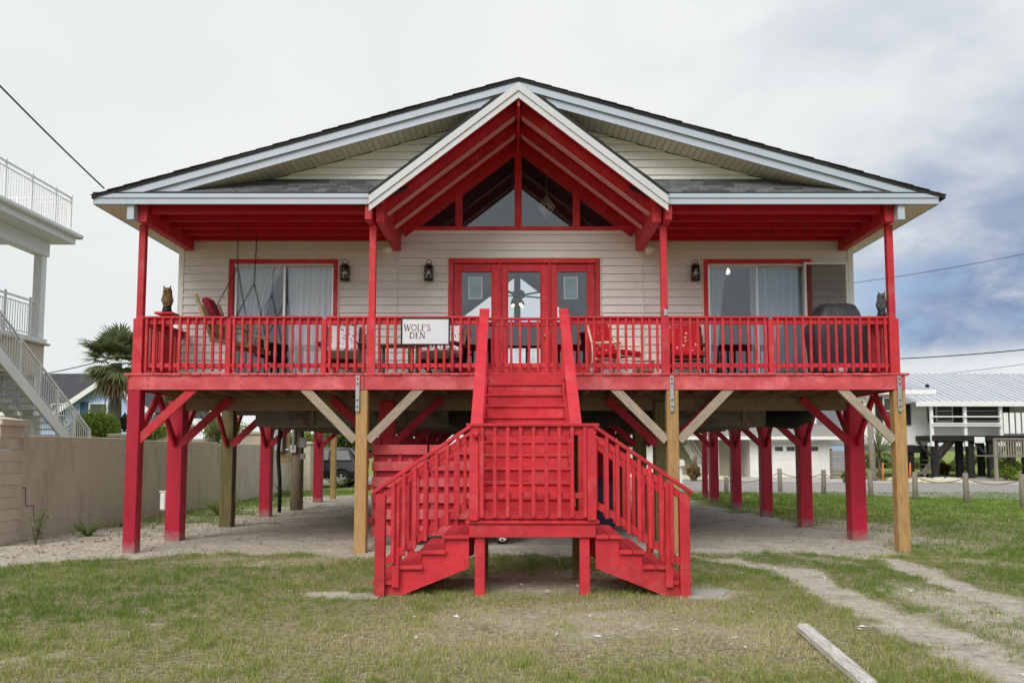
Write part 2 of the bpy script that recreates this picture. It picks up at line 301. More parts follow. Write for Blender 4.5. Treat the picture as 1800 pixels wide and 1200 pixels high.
def sand_mask(x, y):
    """1 = bare sand, 0 = full turf"""
    n = fbm(x*.9, y*.9); n2 = fbm(x*3.1+5, y*3.1+9)
    front = 13.25 + .25*np.sin(x*.9) - np.clip(-x-4.2, 0, 4)*.55 - .6*np.exp(-((x-1.)/1.6)**2)
    right = 6.3 - .10*np.clip(y-16, 0, 12); left = -8.6
    e = 1.7*(n-.5)+.9*(n2-.5)
    s = sst(y-front+e, -.45, .40)*sst(right-x+e*1.6, -.7, .7)*sst(x-left+.3*e, -.1, .1)*sst(29.5-y, -1.5, 1.5)
    weeds = sst(-6.2-x+e*2, -.2, 1.1)*sst(y, 15, 19)*.75
    s = s*(1-weeds)
    ta = sst(.31-seg_d(x, y, TRACK_A)+.5*(n2-.5)+.45*(n-.5), -.22, .26); tb = sst(.21-seg_d(x, y, TRACK_B)+.4*(n2-.5)+.3*(n-.5), -.18, .2)
    s = np.maximum(s, np.maximum(ta*.95, tb*.95))
    between = sst(1.15-np.abs(seg_d(x, y, TRACK_A)-.9)+.8*(n-.5), .2, 1.)*sst(x, 3.5, 4.5)*sst(11.5-y, 0, 2.)*.55
    under = np.exp(-(((x-.25)/1.5)**2+((y-10.4)/.9)**2))*1.05*(.4+n)
    worn = np.exp(-(((x-.6)/2.6)**2+((y-8.0)/1.5)**2))*.42*(.3+1.2*n2)
    spill = sst(12.9-y, -1.2, .4)*sst(y, 10.2, 12.8)*sst(np.abs(x), 1.2, 2.4)*.38*sst(n, .42, .62)
    pad = .9*np.maximum(sst(.42-np.hypot((x-2.15)/1.25, y-9.55)+.5*(n2-.5), 0, .3), sst(.26-np.hypot((x+2.0)/1.5, y-9.5)+.5*(n2-.5), 0, .25))
    verge = np.exp(-(((x-6.9)/1.2)**2))*sst(y, 12.5, 14)*sst(20-y, -2, 3)*.75*(.3+n)
    bits = sst(n*.6+n2*.4, .60, .74)*.55
    return np.clip(np.maximum.reduce([s, between, under, worn, spill, pad, verge, bits]), 0, 1)
def dry_mask(x, y): # yellowing of the turf
    return np.clip(.10+1.0*(fbm(x*.55+40, y*.55+11)-.45)+.5*np.exp(-(((x-.8)/3.2)**2+((y-8)/2.2)**2))+.25*sst(9-y, 0, 3)-.35*sst(x, 6, 8)*sst(y, 14, 17), 0, 1)
def gz(x, y):
    return .035*(fbm(x*.7+3, y*.7+8)-.5)*sst(np.abs(y-14), 60, 20) - .03*np.exp(-(seg_d(x, y, TRACK_A)/.4)**2) + .075*(fbm(x*2.7+61, y*2.7+20)-.5)*sst(y, 11.5, 13.5)*sst(26-y, 0, 2)*sst(9-np.abs(x), 0, 1)
def axis(a, b, st, far):
    c = list(np.arange(a, b, st)); s = st; p = b; r = []
    while p < far: r.append(p); s *= 1.35; p += s
    r.append(far); l = []; s = st; p = a-st
    while p > -far: l.append(p); s *= 1.35; p -= s
    return np.array([-far]+l[::-1]+c+r)
gx = axis(-11, 16, .10, 2500.); gy = axis(4.6, 34, .10, 3000.)
X, Y = np.meshgrid(gx, gy); nx, ny = len(gx), len(gy)
near = (np.abs(X-2.5) < 16)*(Y > 3)*(Y < 40)
Z = np.where(near, gz(X, Y), 0.) + .012*(rng.random(X.shape)-.5)*near*sand_mask(X, Y)
V = np.stack([X, Y, Z], -1).reshape(-1, 3); i = np.arange((ny-1)*(nx-1)); r_ = i//(nx-1); c_ = i % (nx-1); a_ = r_*nx+c_
Fq = np.stack([a_, a_+1, a_+nx+1, a_+nx], -1)
def np_mesh(name, V, Fq, mat, smooth=False, cols=None):
    me = bpy.data.meshes.new(name); k = Fq.shape[1]; me.vertices.add(len(V)); me.vertices.foreach_set('co', V.astype(np.float32).ravel())
    me.loops.add(Fq.size); me.loops.foreach_set('vertex_index', Fq.astype(np.int32).ravel()); me.polygons.add(len(Fq))
    me.polygons.foreach_set('loop_start', np.arange(0, Fq.size, k, dtype=np.int32)); me.polygons.foreach_set('use_smooth', np.full(len(Fq), smooth))
    for nm, arr in (cols or {}).items():
        at = me.attributes.new(nm, 'FLOAT', 'POINT'); at.data.foreach_set('value', arr.astype(np.float32).ravel())
    me.update(calc_edges=True); me.validate(); return link(name, me, mat)
def groundmat():
    m, t, b = newmat('sandy_turf'); n = t.nodes; l = t.links
    g = n.new('ShaderNodeNewGeometry')
    def nz(s, d=5, r=.65):
        q = n.new('ShaderNodeTexNoise'); q.inputs['Scale'].default_value = s; q.inputs['Detail'].default_value = d; q.inputs['Roughness'].default_value = r; l.new(g.outputs['Position'], q.inputs[0]); return q.outputs[0]
    def ramp(x, *st):
        q = n.new('ShaderNodeValToRGB'); l.new(x, q.inputs[0]); e = q.color_ramp.elements
        while len(e) < len(st): e.new(.5)
        for k, (p, c) in enumerate(st): e[k].position = p; e[k].color = (*c, 1)
        return q.outputs[0]
    def att(nm):
        q = n.new('ShaderNodeAttribute'); q.attribute_name = nm; return q.outputs['Fac']
    def mixc(f, a, c):
        q = n.new('ShaderNodeMixRGB'); l.new(f, q.inputs[0]); l.new(a, q.inputs[1]); l.new(c, q.inputs[2]); return q.outputs[0]
    sand = ramp(nz(2.6, 9, .72), (.32, (.30, .255, .195)), (.47, (.56, .51, .43)), (.66, (.74, .69, .61)))
    grit = ramp(nz(55, 3), (.28, (.20, .16, .12)), (.42, (.48, .43, .36)), (.62, (.54, .49, .41)), (.75, (.74, .71, .65)))
    q = n.new('ShaderNodeMixRGB'); q.inputs[0].default_value = .4; l.new(sand, q.inputs[1]); l.new(grit, q.inputs[2]); sand = q.outputs[0]
    mott = ramp(nz(11, 8, .8), (.34, (.52, .48, .44)), (.46, (.92, .91, .90)), (.60, (1.08, 1.08, 1.08)), (.72, (1.22, 1.2, 1.18)))
    q = n.new('ShaderNodeMixRGB'); q.blend_type = 'MULTIPLY'; q.inputs[0].default_value = 1.; l.new(sand, q.inputs[1]); l.new(mott, q.inputs[2]); sand = q.outputs[0]
    turf = ramp(nz(16, 6, .75), (.3, (.11, .105, .045)), (.48, (.24, .215, .115)), (.66, (.46, .41, .29)))
    farg = ramp(nz(.9, 7, .7), (.32, (.16, .22, .05)), (.5, (.24, .29, .075)), (.68, (.34, .345, .125)))
    f = n.new('ShaderNodeMath'); f.operation = 'MULTIPLY_ADD'; l.new(nz(14, 4), f.inputs[0]); f.inputs[1].default_value = .7; l.new(att('sand'), f.inputs[2])
    fr = n.new('ShaderNodeMapRange'); l.new(f.outputs[0], fr.inputs[0]); fr.inputs[1].default_value = .55; fr.inputs[2].default_value = .95
    turf = mixc(att('far'), turf, farg)
    l.new(mixc(fr.outputs[0], turf, sand), b.inputs['Base Color']); b.inputs['Roughness'].default_value = .95; b.inputs['Specular IOR Level'].default_value = .1
    bp = n.new('ShaderNodeBump'); bp.inputs['Strength'].default_value = 1.; bp.inputs['Distance'].default_value = .03; l.new(nz(17, 8, .75), bp.inputs['Height']); l.new(bp.outputs[0], b.inputs['Normal'])
    return m
GM = groundmat()
far = sst(np.maximum(Y-17, np.abs(X-2)-12), 0, 6)
ground = np_mesh('ground', V, Fq, GM, True, {'sand': np.where(Y < 40, sand_mask(X, Y), 0)*(np.abs(X) < 40), 'far': far}); ground['kind'] = 'structure'
def sheet(name, pts, z, mat):
    n = len(pts); o = raw(name, [(p[0], p[1], z) for p in pts]+[(p[0], p[1], z-.12) for p in pts], [list(range(n)), list(range(2*n-1, n-1, -1))]+[[i, (i+1) % n, n+(i+1) % n, n+i] for i in range(n)], mat); o['kind'] = 'structure'; return o
sheet('road', [(-14, 43), (3.5, 34.2), (9.2, 31.6), (15.6, 27.6), (30, 19), (52, 6), (60, 14), (34, 33), (20, 40.5), (6, 45), (-10, 52)], .022, ASPH)
sheet('driveway', [(11.5, 42.8), (18.6, 40.4), (18.4, 50), (11.2, 50)], .030, PAVE)
sheet('parking_apron', [(21, 39.8), (34, 32.6), (46, 40), (42, 52), (22, 50)], .026, PAVE)
sheet('concrete_slab', [(-2.3, 13.75), (2.35, 13.75), (2.35, 25.8), (-2.3, 25.8)], .07, CONC)
# grass: blades as one mass, thinner where the sand shows
def blades(name, n, x0, x1, y0, y1, hmin, hmax, wid, label, dens=1., bias=0.):
    x = rng.uniform(x0, x1, n); y = y0+(y1-y0)*rng.random(n)**(1.35 if y0 < 8 else 1.); vis = np.abs(x) < .66*y+.6
    x, y = x[vis], y[vis]; s = sand_mask(x, y); tuft = np.clip(.52+2.2*(.38*fbm(x*2.3+70, y*2.3+3)+.62*fbm(x*10+7, y*10+43, 3)-.5), 0, 1)
    keep = rng.random(len(x)) < np.clip((1.02-1.12*s)*dens*(.08+1.5*tuft**1.6), 0, 1)
    x, y, s, tuft = x[keep], y[keep], s[keep], tuft[keep]
    ok = ~((y > 13.4)*(y < 28)*(np.abs(x) < 5.7)) ; x, y, s, tuft = x[ok], y[ok], s[ok], tuft[ok]
    k = len(x); dry = dry_mask(x, y); h = rng.uniform(hmin, hmax, k)*(1-.45*s)*(.45+1.1*tuft)*(1-.25*dry); a = rng.uniform(0, 2*np.pi, k); lean = rng.uniform(.1, .75, k)*h; b = rng.uniform(0, 2*np.pi, k)
    wd = wid*rng.uniform(.6, 1.3, k); z = gz(x, y)-.004
    p0 = np.stack([x-wd*np.cos(a), y-wd*np.sin(a), z], -1); p1 = np.stack([x+wd*np.cos(a), y+wd*np.sin(a), z], -1)
    m = np.stack([x+lean*.35*np.cos(b), y+lean*.35*np.sin(b), z+h*.6], -1); off = np.stack([wd*.7*np.cos(a), wd*.7*np.sin(a), 0*z], -1)
    tp = np.stack([x+lean*np.cos(b), y+lean*np.sin(b), z+h], -1)
    V = np.stack([p0, p1, m+off, m-off, tp], 1).reshape(-1, 3); i5 = np.arange(k)*5
    T = np.concatenate([np.stack([i5, i5+1, i5+2], -1), np.stack([i5, i5+2, i5+3], -1), np.stack([i5+3, i5+2, i5+4], -1)])
    c = np.clip(dry*.9+rng.normal(0, .2, k)+.25*s+bias+.5*(.5-tuft)+.35*(fbm(x*1.1+9, y*1.1+77)-.5), 0, 1); o = np_mesh(name, V, T, GRASS, False, {'dry': np.repeat(c, 5)})
    o['kind'] = 'stuff'; o['label'] = label; o['category'] = 'grass'; return o
def grassmat():
    m, t, b = newmat('grass_blade'); n = t.nodes; l = t.links; q = n.new('ShaderNodeAttribute'); q.attribute_name = 'dry'; r = n.new('ShaderNodeValToRGB'); l.new(q.outputs['Fac'], r.inputs[0]); e = r.color_ramp.elements
    e.new(.4); e.new(.7)
    for k, (p, c) in enumerate(((0, (.13, .225, .036)), (.36, (.27, .345, .07)), (.66, (.50, .465, .19)), (1., (.68, .60, .40)))): e[k].position = p; e[k].color = (*c, 1)
    l.new(r.outputs[0], b.inputs['Base Color']); b.inputs['Roughness'].default_value = .6; b.inputs['Specular IOR Level'].default_value = .2
    tr = n.new('ShaderNodeBsdfTranslucent'); l.new(r.outputs[0], tr.inputs[0]); mx = n.new('ShaderNodeMixShader'); mx.inputs[0].default_value = .3
    l.new(b.outputs[0], mx.inputs[1]); l.new(tr.outputs[0], mx.inputs[2]); l.new(mx.outputs[0], n['Material Output'].inputs[0]); return m
GRASS = grassmat()
blades('lawn_grass', 560000, -9, 9.5, 5.3, 14.2, .022, .066, .0026, 'short dry mottled lawn grass in front of the red beach house')
blades('verge_grass', 200000, 5.2, 21, 12.5, 31.5, .03, .075, .005, 'bright green grass between the house posts and the road', bias=.04)
blades('wall_foot_grass', 26000, -8.5, -5.9, 13, 33, .04, .13, .006, 'patchy weeds growing along the foot of the stucco wall', .8, -.2)
def litter(name, n, box_, size, mat, label, sel):
    x = rng.uniform(box_[0], box_[1], n); y = rng.uniform(box_[2], box_[3], n); k_ = rng.random(n) < sel(x, y); x, y = x[k_], y[k_]; n = len(x); a = rng.uniform(0, 6.28, n); s = size*rng.uniform(.4, 1.5, n)**1.5; e = rng.uniform(.25, .7, n); z = gz(x, y)+.004
    c, d = np.cos(a), np.sin(a); h = s*rng.uniform(.15, .6, n)
    pts = [np.stack([x+s*(u*c-v*e*d), y+s*(u*d+v*e*c), z+w_*h], -1) for u, v, w_ in ((-1, -.3, 0), (-.2, -1, .3), (1, .1, .0), (.2, 1, .4), (0, 0, 1.))]
    V = np.stack(pts, 1).reshape(-1, 3); i = np.arange(n)*5; T = np.concatenate([np.stack([i+a_, i+(a_+1) % 4, i+4], -1) for a_ in range(4)]); o = np_mesh(name, V, T, mat); o['kind'] = 'stuff'; o['label'] = label; o['category'] = 'litter'
sandy = lambda x, y: sand_mask(x, y)**2*(.25+.75*sst(fbm(x*1.3+5, y*1.3), .4, .6))
litter('shell_grit', 26000, (-9, 14, 5.6, 22), .013, M('shell_bits', (.62, .57, .49), .8, .4, 30), 'pale shell grit scattered over the sand', sandy)
litter('leaf_litter', 30000, (-8.5, 9, 8, 26), .021, M('dry_leaf_bits', (.17, .12, .075), .9, .5, 30), 'brown leaf and twig litter on the sand', lambda x, y: sandy(x, y)*(.12+.88*sst(-x, 4.0, 6.5))*sst(y, 11, 13))
litter('white_shell', 1800, (-6, 10, 6, 12.5), .028, M('white_shell_bits', (.75, .72, .66), .7, .2, 20), 'white shell fragments in the thin grass and wheel tracks', lambda x, y: np.clip(sand_mask(x, y)*1.1, 0, .8)*sst(fbm(x*1.7, y*1.7), .45, .6))
# ------------------------------------------------------------------ the house
D0, DW, DB = 13.38, 15.15, 26.0       # porch front, front wall, rear wall
DECK, EAVE = 2.80, 5.60; XC = .04
SL = .285; RIDGE = 7.46               # main roof slope, top of ridge
DS = .78; DR = 7.36                   # porch gable slope, top
house = thing('beach_house', 'cream-sided beach house on red piles with red porch and stairs', 'house', (0, DW, 0))
def main_z(x): return RIDGE - SL*abs(x-XC)
def dorm_z(x): return DR - DS*abs(x-XC)
# --- piles and posts
def pile(x, y, w_, z1, mat, br=True, z0=-.25):
    return box('pile', x-w_/2, x+w_/2, y-w_/2, y+w_/2, z0, z1, mat, house, .012)
rows = [15.15, 17.85, 20.6, 23.4, 26.0]
pile(-6.02, D0, .20, 2.54, PILE)
for x in (-2.43, 2.47, 6.05):
    p = pile(x, D0, .185, 2.54, RAW)
    box('strap', x-.05+(-.04 if x < 0 else .0), x+.01+(-.04 if x < 0 else .0), D0-.139, D0-.129, 2.20, 2.76, GALV, p, .002)
    for zz in (2.26, 2.36, 2.62, 2.70): box('bolt', x-.032+(-.04 if x < 0 else 0), x-.008+(-.04 if x < 0 else 0), D0-.15, D0-.137, zz, zz+.024, BRONZE, p, .004)
for k, y in enumerate(rows):
    for x in (-6.05, -2.3, 2.6, 6.05):
        g = (x == 2.6 and k < 3) or (x == -6.05 and k == 1)
        if x == -6.05 and k == 3: continue
        pile(x, y, .27 if k == 0 else .26, 2.46, GREENW if g else PILE)
for x, mt in ((-6.0, RAW), (6.2, PILE), (0, PILE)): pile(x, 27.9, .17, 2.5, mt)
for x in (-1.15, .2, 1.45): pile(x, 20.6, .24, 2.46, GREENW)
# knee braces
def brace(p0, p1, mat, w_=.05, h_=.135): return beam('brace', p0, p1, w_, h_, mat, house, up=(0, 0, 1))
yb = D0-.055
brace((-5.96, yb+.02, 1.74), (-5.06, yb+.02, 2.60), RED)
for x, sg in ((-2.43, -1), (-2.43, 1), (2.47, -1), (2.47, 1), (6.05, -1)):
    brace((x+sg*.10, yb, 1.74), (x+sg*.93, yb, 2.58), WEATH)
for x in (-6.02, 6.05): brace((x, D0+.08, 1.78), (x, D0+.85, 2.52), RED)
for k, y in enumerate(rows):
    for x in (-6.05, -2.3, 2.6, 6.05):
        if x == -6.05 and k == 3: continue
        for sg in (-1, 1):
            if abs(x) > 6 and sg*x > 0: continue
            brace((x+sg*.12, y-.16, 1.70), (x+sg*.98, y-.16, 2.50), PILE)
        if abs(x) > 6:
            for sg in (-1, 1): brace((x, y+sg*.12, 1.70), (x, y+sg*.85, 2.48), PILE)
# --- floor
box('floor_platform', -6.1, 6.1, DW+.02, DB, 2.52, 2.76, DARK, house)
for k, y in enumerate(rows): box('girder', -6.08, 6.08, y-.07, y+.07, 2.30+.02*(k % 2), 2.515, PLY if k else DECKUND, house)
for k in range(26): box('joist', -6.0+k*.48-.02, -6.0+k*.48+.02, D0+.03, DW-.1, 2.56, 2.755, DECKUND, house)
box('ledger', -6.1, 6.1, DW-.10, DW-.02, 2.50, 2.756, DECKUND, house)
deck = box('deck_rim', -6.10, -2.40, D0-.10, D0-.055, 2.54, 2.765, REDF, house)
for a, b in ((-2.395, -.55), (.80, 2.44), (2.445, 6.14)): box('deck_rim', a, b, D0-.10, D0-.055, 2.54, 2.765, REDF, house)
box('deck_rim', -.545, .795, D0-.085, D0-.05, 2.54, 2.765, RED, house)
for sx in (-1, 1): box('deck_rim', sx*6.10, sx*6.145, D0-.05, DW, 2.54, 2.765, RED, house)
for k in range(9):
    for z in (2.60, 2.71):
        x = -5.8+k*1.45
        if not -.7 < x < .9: box('nail_head', x-.008, x+.008, D0-.104, D0-.1005, z-.008, z+.008, BRONZE, deck, .003)
nb = 82; x0 = -6.18; wd = (6.2+6.18)/nb
for k in range(nb):
    e = random.uniform(-.012, .012); o = box('deck_board', x0+k*wd+.003, x0+(k+1)*wd-.003, D0-.125+e, DW-.02, 2.768, 2.804, REDF, house, .004)
    o.location.z += random.uniform(-.003, .003)
# --- ducts and chases below the floor
for a, b, c, d in ((-4.95, -1.3, 16.05, 24.5), (2.9, 4.75, 16.05, 24.0)):
    ch = box('duct_chase', a, b, c, d, 2.04, 2.44, PLY, house)
    for q in (.3, .78): box('batten', a+(b-a)*q-.05, a+(b-a)*q+.03, c-.03, c-.002, 2.05, 2.45, DECKUND, ch)
    for q in range(4): box('batten', a-.02, b+.02, c+1.2+q*2, c+1.3+q*2, 2.012, 2.036, DECKUND, ch)
pts = [Vector((4.75, 16.8, 2.25)), Vector((5.1, 16.7, 2.22)), Vector((5.4, 16.6, 2.20)), Vector((5.65, 16.6, 2.28)), Vector((5.8, 16.7, 2.42)), Vector((5.85, 16.8, 2.55))]
tube('flexible_duct', pts, [.2, .19, .2, .19, .2, .19], RUBBER, house, 14)
box('underfloor_panel', -1.9, 2.2, 16.3, 24, 2.1, 2.5, DARK, house)  # near-black slab under the middle of the floor
# --- walls: backing with openings, then lapped boards
OPEN = [(-5.12, -3.31, DECK, 4.96), (-1.14, 1.44, DECK, 4.975), (3.48, 5.27, DECK, 4.96)]
WTOP = 5.50
wall = box('front_wall', -6.10, -5.12, DW, DW+.12, 2.76, WTOP, SID, house, .002)
for a, b, c, d in ((-3.31, -1.14, 2.76, WTOP), (1.44, 3.48, 2.76, WTOP), (5.27, 6.10, 2.76, WTOP), (-5.12, -3.31, 4.96, WTOP), (-1.14, 1.44, 4.975, WTOP), (3.48, 5.27, 4.96, WTOP)):
    box('wall_panel', a, b, DW, DW+.12, c, d, SID, wall, .001)
for sx in (-1, 1):
    sw = box('side_wall', sx*5.98, sx*6.10, DW+.121, DB, 2.77, 5.5, SID, house, .002)
    for k in range(21): box('siding_board', sx*6.10, sx*6.118, DW+.02, DB, 2.78+k*.13, 2.78+k*.13+.128, SID, sw, .002)
    box('corner_trim', sx*6.03, sx*6.125, DW-.03, DW+.02, 2.77, 5.42, WHITE, house, .003)
_wedge = {}
def wedge(key):
    if key in _wedge: return _wedge[key]
    hh = .137; V = [(-.5, -.028, 0), (.5, -.028, 0), (.5, -.006, hh), (-.5, -.006, hh), (-.5, 0, 0), (.5, 0, 0), (.5, 0, hh), (-.5, 0, hh)]
    me = bpy.data.meshes.new('siding_board'); me.from_pydata(V, [], [(0, 1, 2, 3), (5, 4, 7, 6), (1, 0, 4, 5), (3, 2, 6, 7), (0, 3, 7, 4), (2, 1, 5, 6)]); me.update(); _wedge[key] = me; return me
def lap(a, b, z, y, parent, mat):
    o = link('siding_board', wedge(mat.name), mat, None, ((a+b)/2, y, z)); o.scale = (b-a, 1, 1); return par(o, parent)
for k in range(19):
    z = 2.775+k*.1435; zm = z+.065; iv = [(-6.03, 6.03)]
    for (a, b, c, d) in OPEN:
        if c-.05 < zm < d+.03:
            nv = []
            for p, q in iv:
                if a-.08 > p: nv.append((p, min(q, a-.08)))
                if b+.08 < q: nv.append((max(p, b+.08), q))
            iv = nv
    cuts = [-2.15+.01*(k % 3), 2.30+.02*(k % 2)] + ([1.05] if k == 16 else [])
    for p, q in iv:
        e = [p]+[c for c in sorted(cuts) if p+.05 < c < q-.05]+[q]
        for s, t in zip(e[:-1], e[1:]): lap(s+.0015, t-.0015, z, DW-.001, wall, SID)
box('wall_panel', -2.08, 2.16, DW, DW+.12, 5.501, 5.584, SID, wall, .001); box('siding_board', -2.08, 2.16, DW-.022, DW-.001, 5.503, 5.583, SID, wall, .003)
box('seam_trim', -2.165, -2.15, DW-.035, DW-.002, 2.78, 5.58, SID, wall, .002); box('seam_trim', 2.30, 2.315, DW-.035, DW-.002, 2.78, 5.50, SID, wall, .002)
# J-channel trim and red casings round the openings
def casing(a, b, z1, mat=RED):
    w_ = .085
    c = box('door_casing', a-w_, a, DW-.045, DW+.02, DECK+.005, z1+w_, mat, house); box('casing_side', b, b+w_, DW-.045, DW+.02, DECK+.005, z1+w_, mat, c); box('casing_head', a+.001, b-.001, DW-.045, DW+.02, z1, z1+w_, mat, c)
    for p, q, r, s in ((a-w_-.022, a-w_-.001, DECK, z1+w_+.02), (b+w_+.001, b+w_+.022, DECK, z1+w_+.02), (a-w_, b+w_, z1+w_+.001, z1+w_+.021)): box('trim_channel', p, q, DW-.05, DW+.01, r, s, SOF, c, .002)
def pane(name, pts, mat, parent): return raw(name, pts, [list(range(len(pts)))], mat, parent, fix=False)
def vpane(x0, x1, z0, z1, y, parent, mat=GLASS): return pane('pane', [(x0, y, z0), (x1, y, z0), (x1, y, z1), (x0, y, z1)], mat, parent)
def rect_frame(name, x0, x1, z0, z1, y0, y1, w_, mat, parent, bot=None):
    bot = w_ if bot is None else bot
    f = box(name, x0, x0+w_, y0, y1, z0, z1, mat, parent, .004)
    box('frame_rail', x1-w_, x1, y0, y1, z0, z1, mat, f, .004); box('frame_rail', x0+w_+.0005, x1-w_-.0005, y0+.001, y1-.001, z1-w_, z1, mat, f, .004); box('frame_rail', x0+w_+.0005, x1-w_-.0005, y0+.001, y1-.001, z0, z0+bot, mat, f, .004)
    return f
for a, b, c, d in OPEN: casing(a, b, d)
def slider(a, b, z1):
    m = (a+b)/2
    for x0, x1, y in ((a+.005, m+.03, DW+.03), (m-.03, b-.005, DW+.065)):
        f = rect_frame('sliding_door', x0, x1, DECK+.02, z1-.01, y-.015, y+.015, .045, ALU, house, .08); vpane(x0+.04, x1-.04, DECK+.09, z1-.05, y, f)
slider(-5.12, -3.31, 4.96); slider(3.48, 5.27, 4.96)
# french doors with three leaves
for n_, (a, b, g0, g1) in enumerate(((-1.13, -.285, -.99, -.45), (-.275, .60, -.14, .44), (.61, 1.43, .75, 1.29))):
    y = DW+.03; f = box('french_door', a, g0, y-.025, y+.025, DECK+.02, 4.965, RED, house); box('stile', g1, b, y-.025, y+.025, DECK+.02, 4.965, RED, f)
    box('top_rail', g0+.001, g1-.001, y-.024, y+.024, 4.82, 4.964, RED, f); box('bottom_rail', g0+.001, g1-.001, y-.024, y+.024, DECK+.021, DECK+.28, RED, f)
    for p, q, r, s in ((g0-.03, g0, 3.06, 4.84), (g1, g1+.03, 3.06, 4.84), (g0, g1, 4.82, 4.845), (g0, g1, 3.055, 3.08)): box('glazing_bead', p, q, y-.038, y-.0255, r, s, RED, f, .003)
    vpane(g0, g1, 3.07, 4.83, y, f)
    if n_ != 1:
        m = (g0+g1)/2 - .02; hp = thing('hanging_picture', 'small white-framed picture hanging in the '+('left' if n_ == 0 else 'right')+' french door leaf', 'picture', (m, y+.04, 4.33), 'framed pictures in the french doors'); fr = rect_frame('frame', m-.13, m+.13, 4.33, 4.74, y+.03, y+.045, .022, WHITE, hp)
        box('picture', m-.105, m+.105, y+.035, y+.04, 4.355, 4.715, M('green_glass_picture', (.16, .30, .30), .4, .5, 5, col2=(.25, .32, .12)), fr, .001)
    if n_ == 1:
        lathe('door_knob', [(.012, -.03), (.012, 0), (.03, .01), (.034, .03), (.02, .05)], (.52, y-.03, 3.62), M('brass', (.6, .42, .18), .3, .05, 9, metal=.8), f, 12)
for x in (-.28, .605): box('mullion', x-.022, x+.022, DW-.035, DW+.003, DECK+.02, 4.97, RED, house)
# --- transom gable window
TB, TP, TH = 5.56, 7.20, 2.10     # base, apex, half width of the red triangle
def tri_z(x, off=0): return TP - off - (TP-TB)/TH*abs(x-XC)
tw = box('gable_window', -TH+XC, TH+XC, DW-.06, DW+.05, 5.585, 5.645, RED, house)
for sg in (-1, 1):
    beam('rake_frame', (XC+sg*.01, DW-.005, TP-.03), (XC+sg*(TH+.02), DW-.005, TB+.0), .10, .25, RED, tw)
for x in (-1.04, XC, 1.10): box('mullion', x-.065, x+.065, DW-.058, DW+.048, 5.646, tri_z(x, .10), RED, tw)
xs = [-1.78+XC, -1.105, -.975, XC-.065, XC+.065, 1.035, 1.165, 1.78+XC]
for a, b in zip(xs[::2], xs[1::2]):
    pane('pane', [(a, DW, 5.62), (b, DW, 5.62), (b, DW, max(tri_z(b, .1), 5.63)), (a, DW, max(tri_z(a, .1), 5.63))], GLASS, tw)
# diamond ornament hung behind the pane
orn = thing('window_ornament', 'pale concentric diamond ornament hanging behind the gable window', 'ornament', (.56, DW+.035, 6.03))
for s, wdt in ((1, .03), (.68, .026), (.36, .034)):
    q = [Vector((.56+.15*s, DW+.035, 6.03)), Vector((.56, DW+.035, 6.03+.2*s)), Vector((.56-.15*s, DW+.035, 6.03)), Vector((.56, DW+.035, 6.03-.2*s))]
    tube('diamond_ring', q, wdt*.6, PWHITE, orn, 6, False, True)
tube('cord', [(.56, DW+.035, 6.22), (.56, DW+.035, 6.56)], .004, PWHITE, orn, 5)
# --- interior seen through the glass
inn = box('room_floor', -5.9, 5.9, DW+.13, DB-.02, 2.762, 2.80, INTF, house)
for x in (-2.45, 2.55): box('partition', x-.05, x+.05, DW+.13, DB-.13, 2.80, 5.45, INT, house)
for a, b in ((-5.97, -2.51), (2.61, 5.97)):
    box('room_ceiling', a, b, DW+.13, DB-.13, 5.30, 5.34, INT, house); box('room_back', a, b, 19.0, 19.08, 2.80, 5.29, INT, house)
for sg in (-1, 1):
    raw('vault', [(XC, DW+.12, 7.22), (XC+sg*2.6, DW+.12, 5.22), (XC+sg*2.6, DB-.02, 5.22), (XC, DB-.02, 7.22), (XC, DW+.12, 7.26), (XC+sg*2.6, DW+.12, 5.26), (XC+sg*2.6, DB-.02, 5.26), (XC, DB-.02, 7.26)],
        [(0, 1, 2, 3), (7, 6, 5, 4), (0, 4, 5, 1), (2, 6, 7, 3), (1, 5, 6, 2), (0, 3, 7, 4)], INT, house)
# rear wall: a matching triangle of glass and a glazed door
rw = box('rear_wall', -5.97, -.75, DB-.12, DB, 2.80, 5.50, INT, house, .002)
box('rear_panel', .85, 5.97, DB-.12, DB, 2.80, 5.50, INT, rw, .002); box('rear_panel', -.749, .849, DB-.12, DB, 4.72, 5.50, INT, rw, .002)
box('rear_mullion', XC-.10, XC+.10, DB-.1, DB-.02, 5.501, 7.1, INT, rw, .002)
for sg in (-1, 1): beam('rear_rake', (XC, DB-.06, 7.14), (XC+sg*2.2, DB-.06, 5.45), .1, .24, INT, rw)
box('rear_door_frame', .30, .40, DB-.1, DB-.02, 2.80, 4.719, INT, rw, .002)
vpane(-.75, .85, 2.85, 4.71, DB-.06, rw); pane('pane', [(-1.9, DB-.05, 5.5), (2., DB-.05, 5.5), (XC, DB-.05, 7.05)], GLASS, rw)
fan = thing('ceiling_fan', 'dark ceiling fan with a lit lamp seen through the middle french door', 'fan', (.06, 19.5, 5.0))
tube('downrod', [(.06, 19.5, 5.25), (.06, 19.5, 7.23)], .02, BRONZE, fan); lathe('motor', [(.05, .32), (.13, .28), (.15, .2), (.13, .13), (.06, .1)], (.06, 19.5, 5.0), BRONZE, fan)
for k in range(5):
    q = .5+k*2*math.pi/5; dv = Vector((math.cos(q), math.sin(q), 0)); c = Vector((.06, 19.5, 5.18)); beam('blade', c+dv*.14, c+dv*.68, .13, .012, BRONZE, fan)
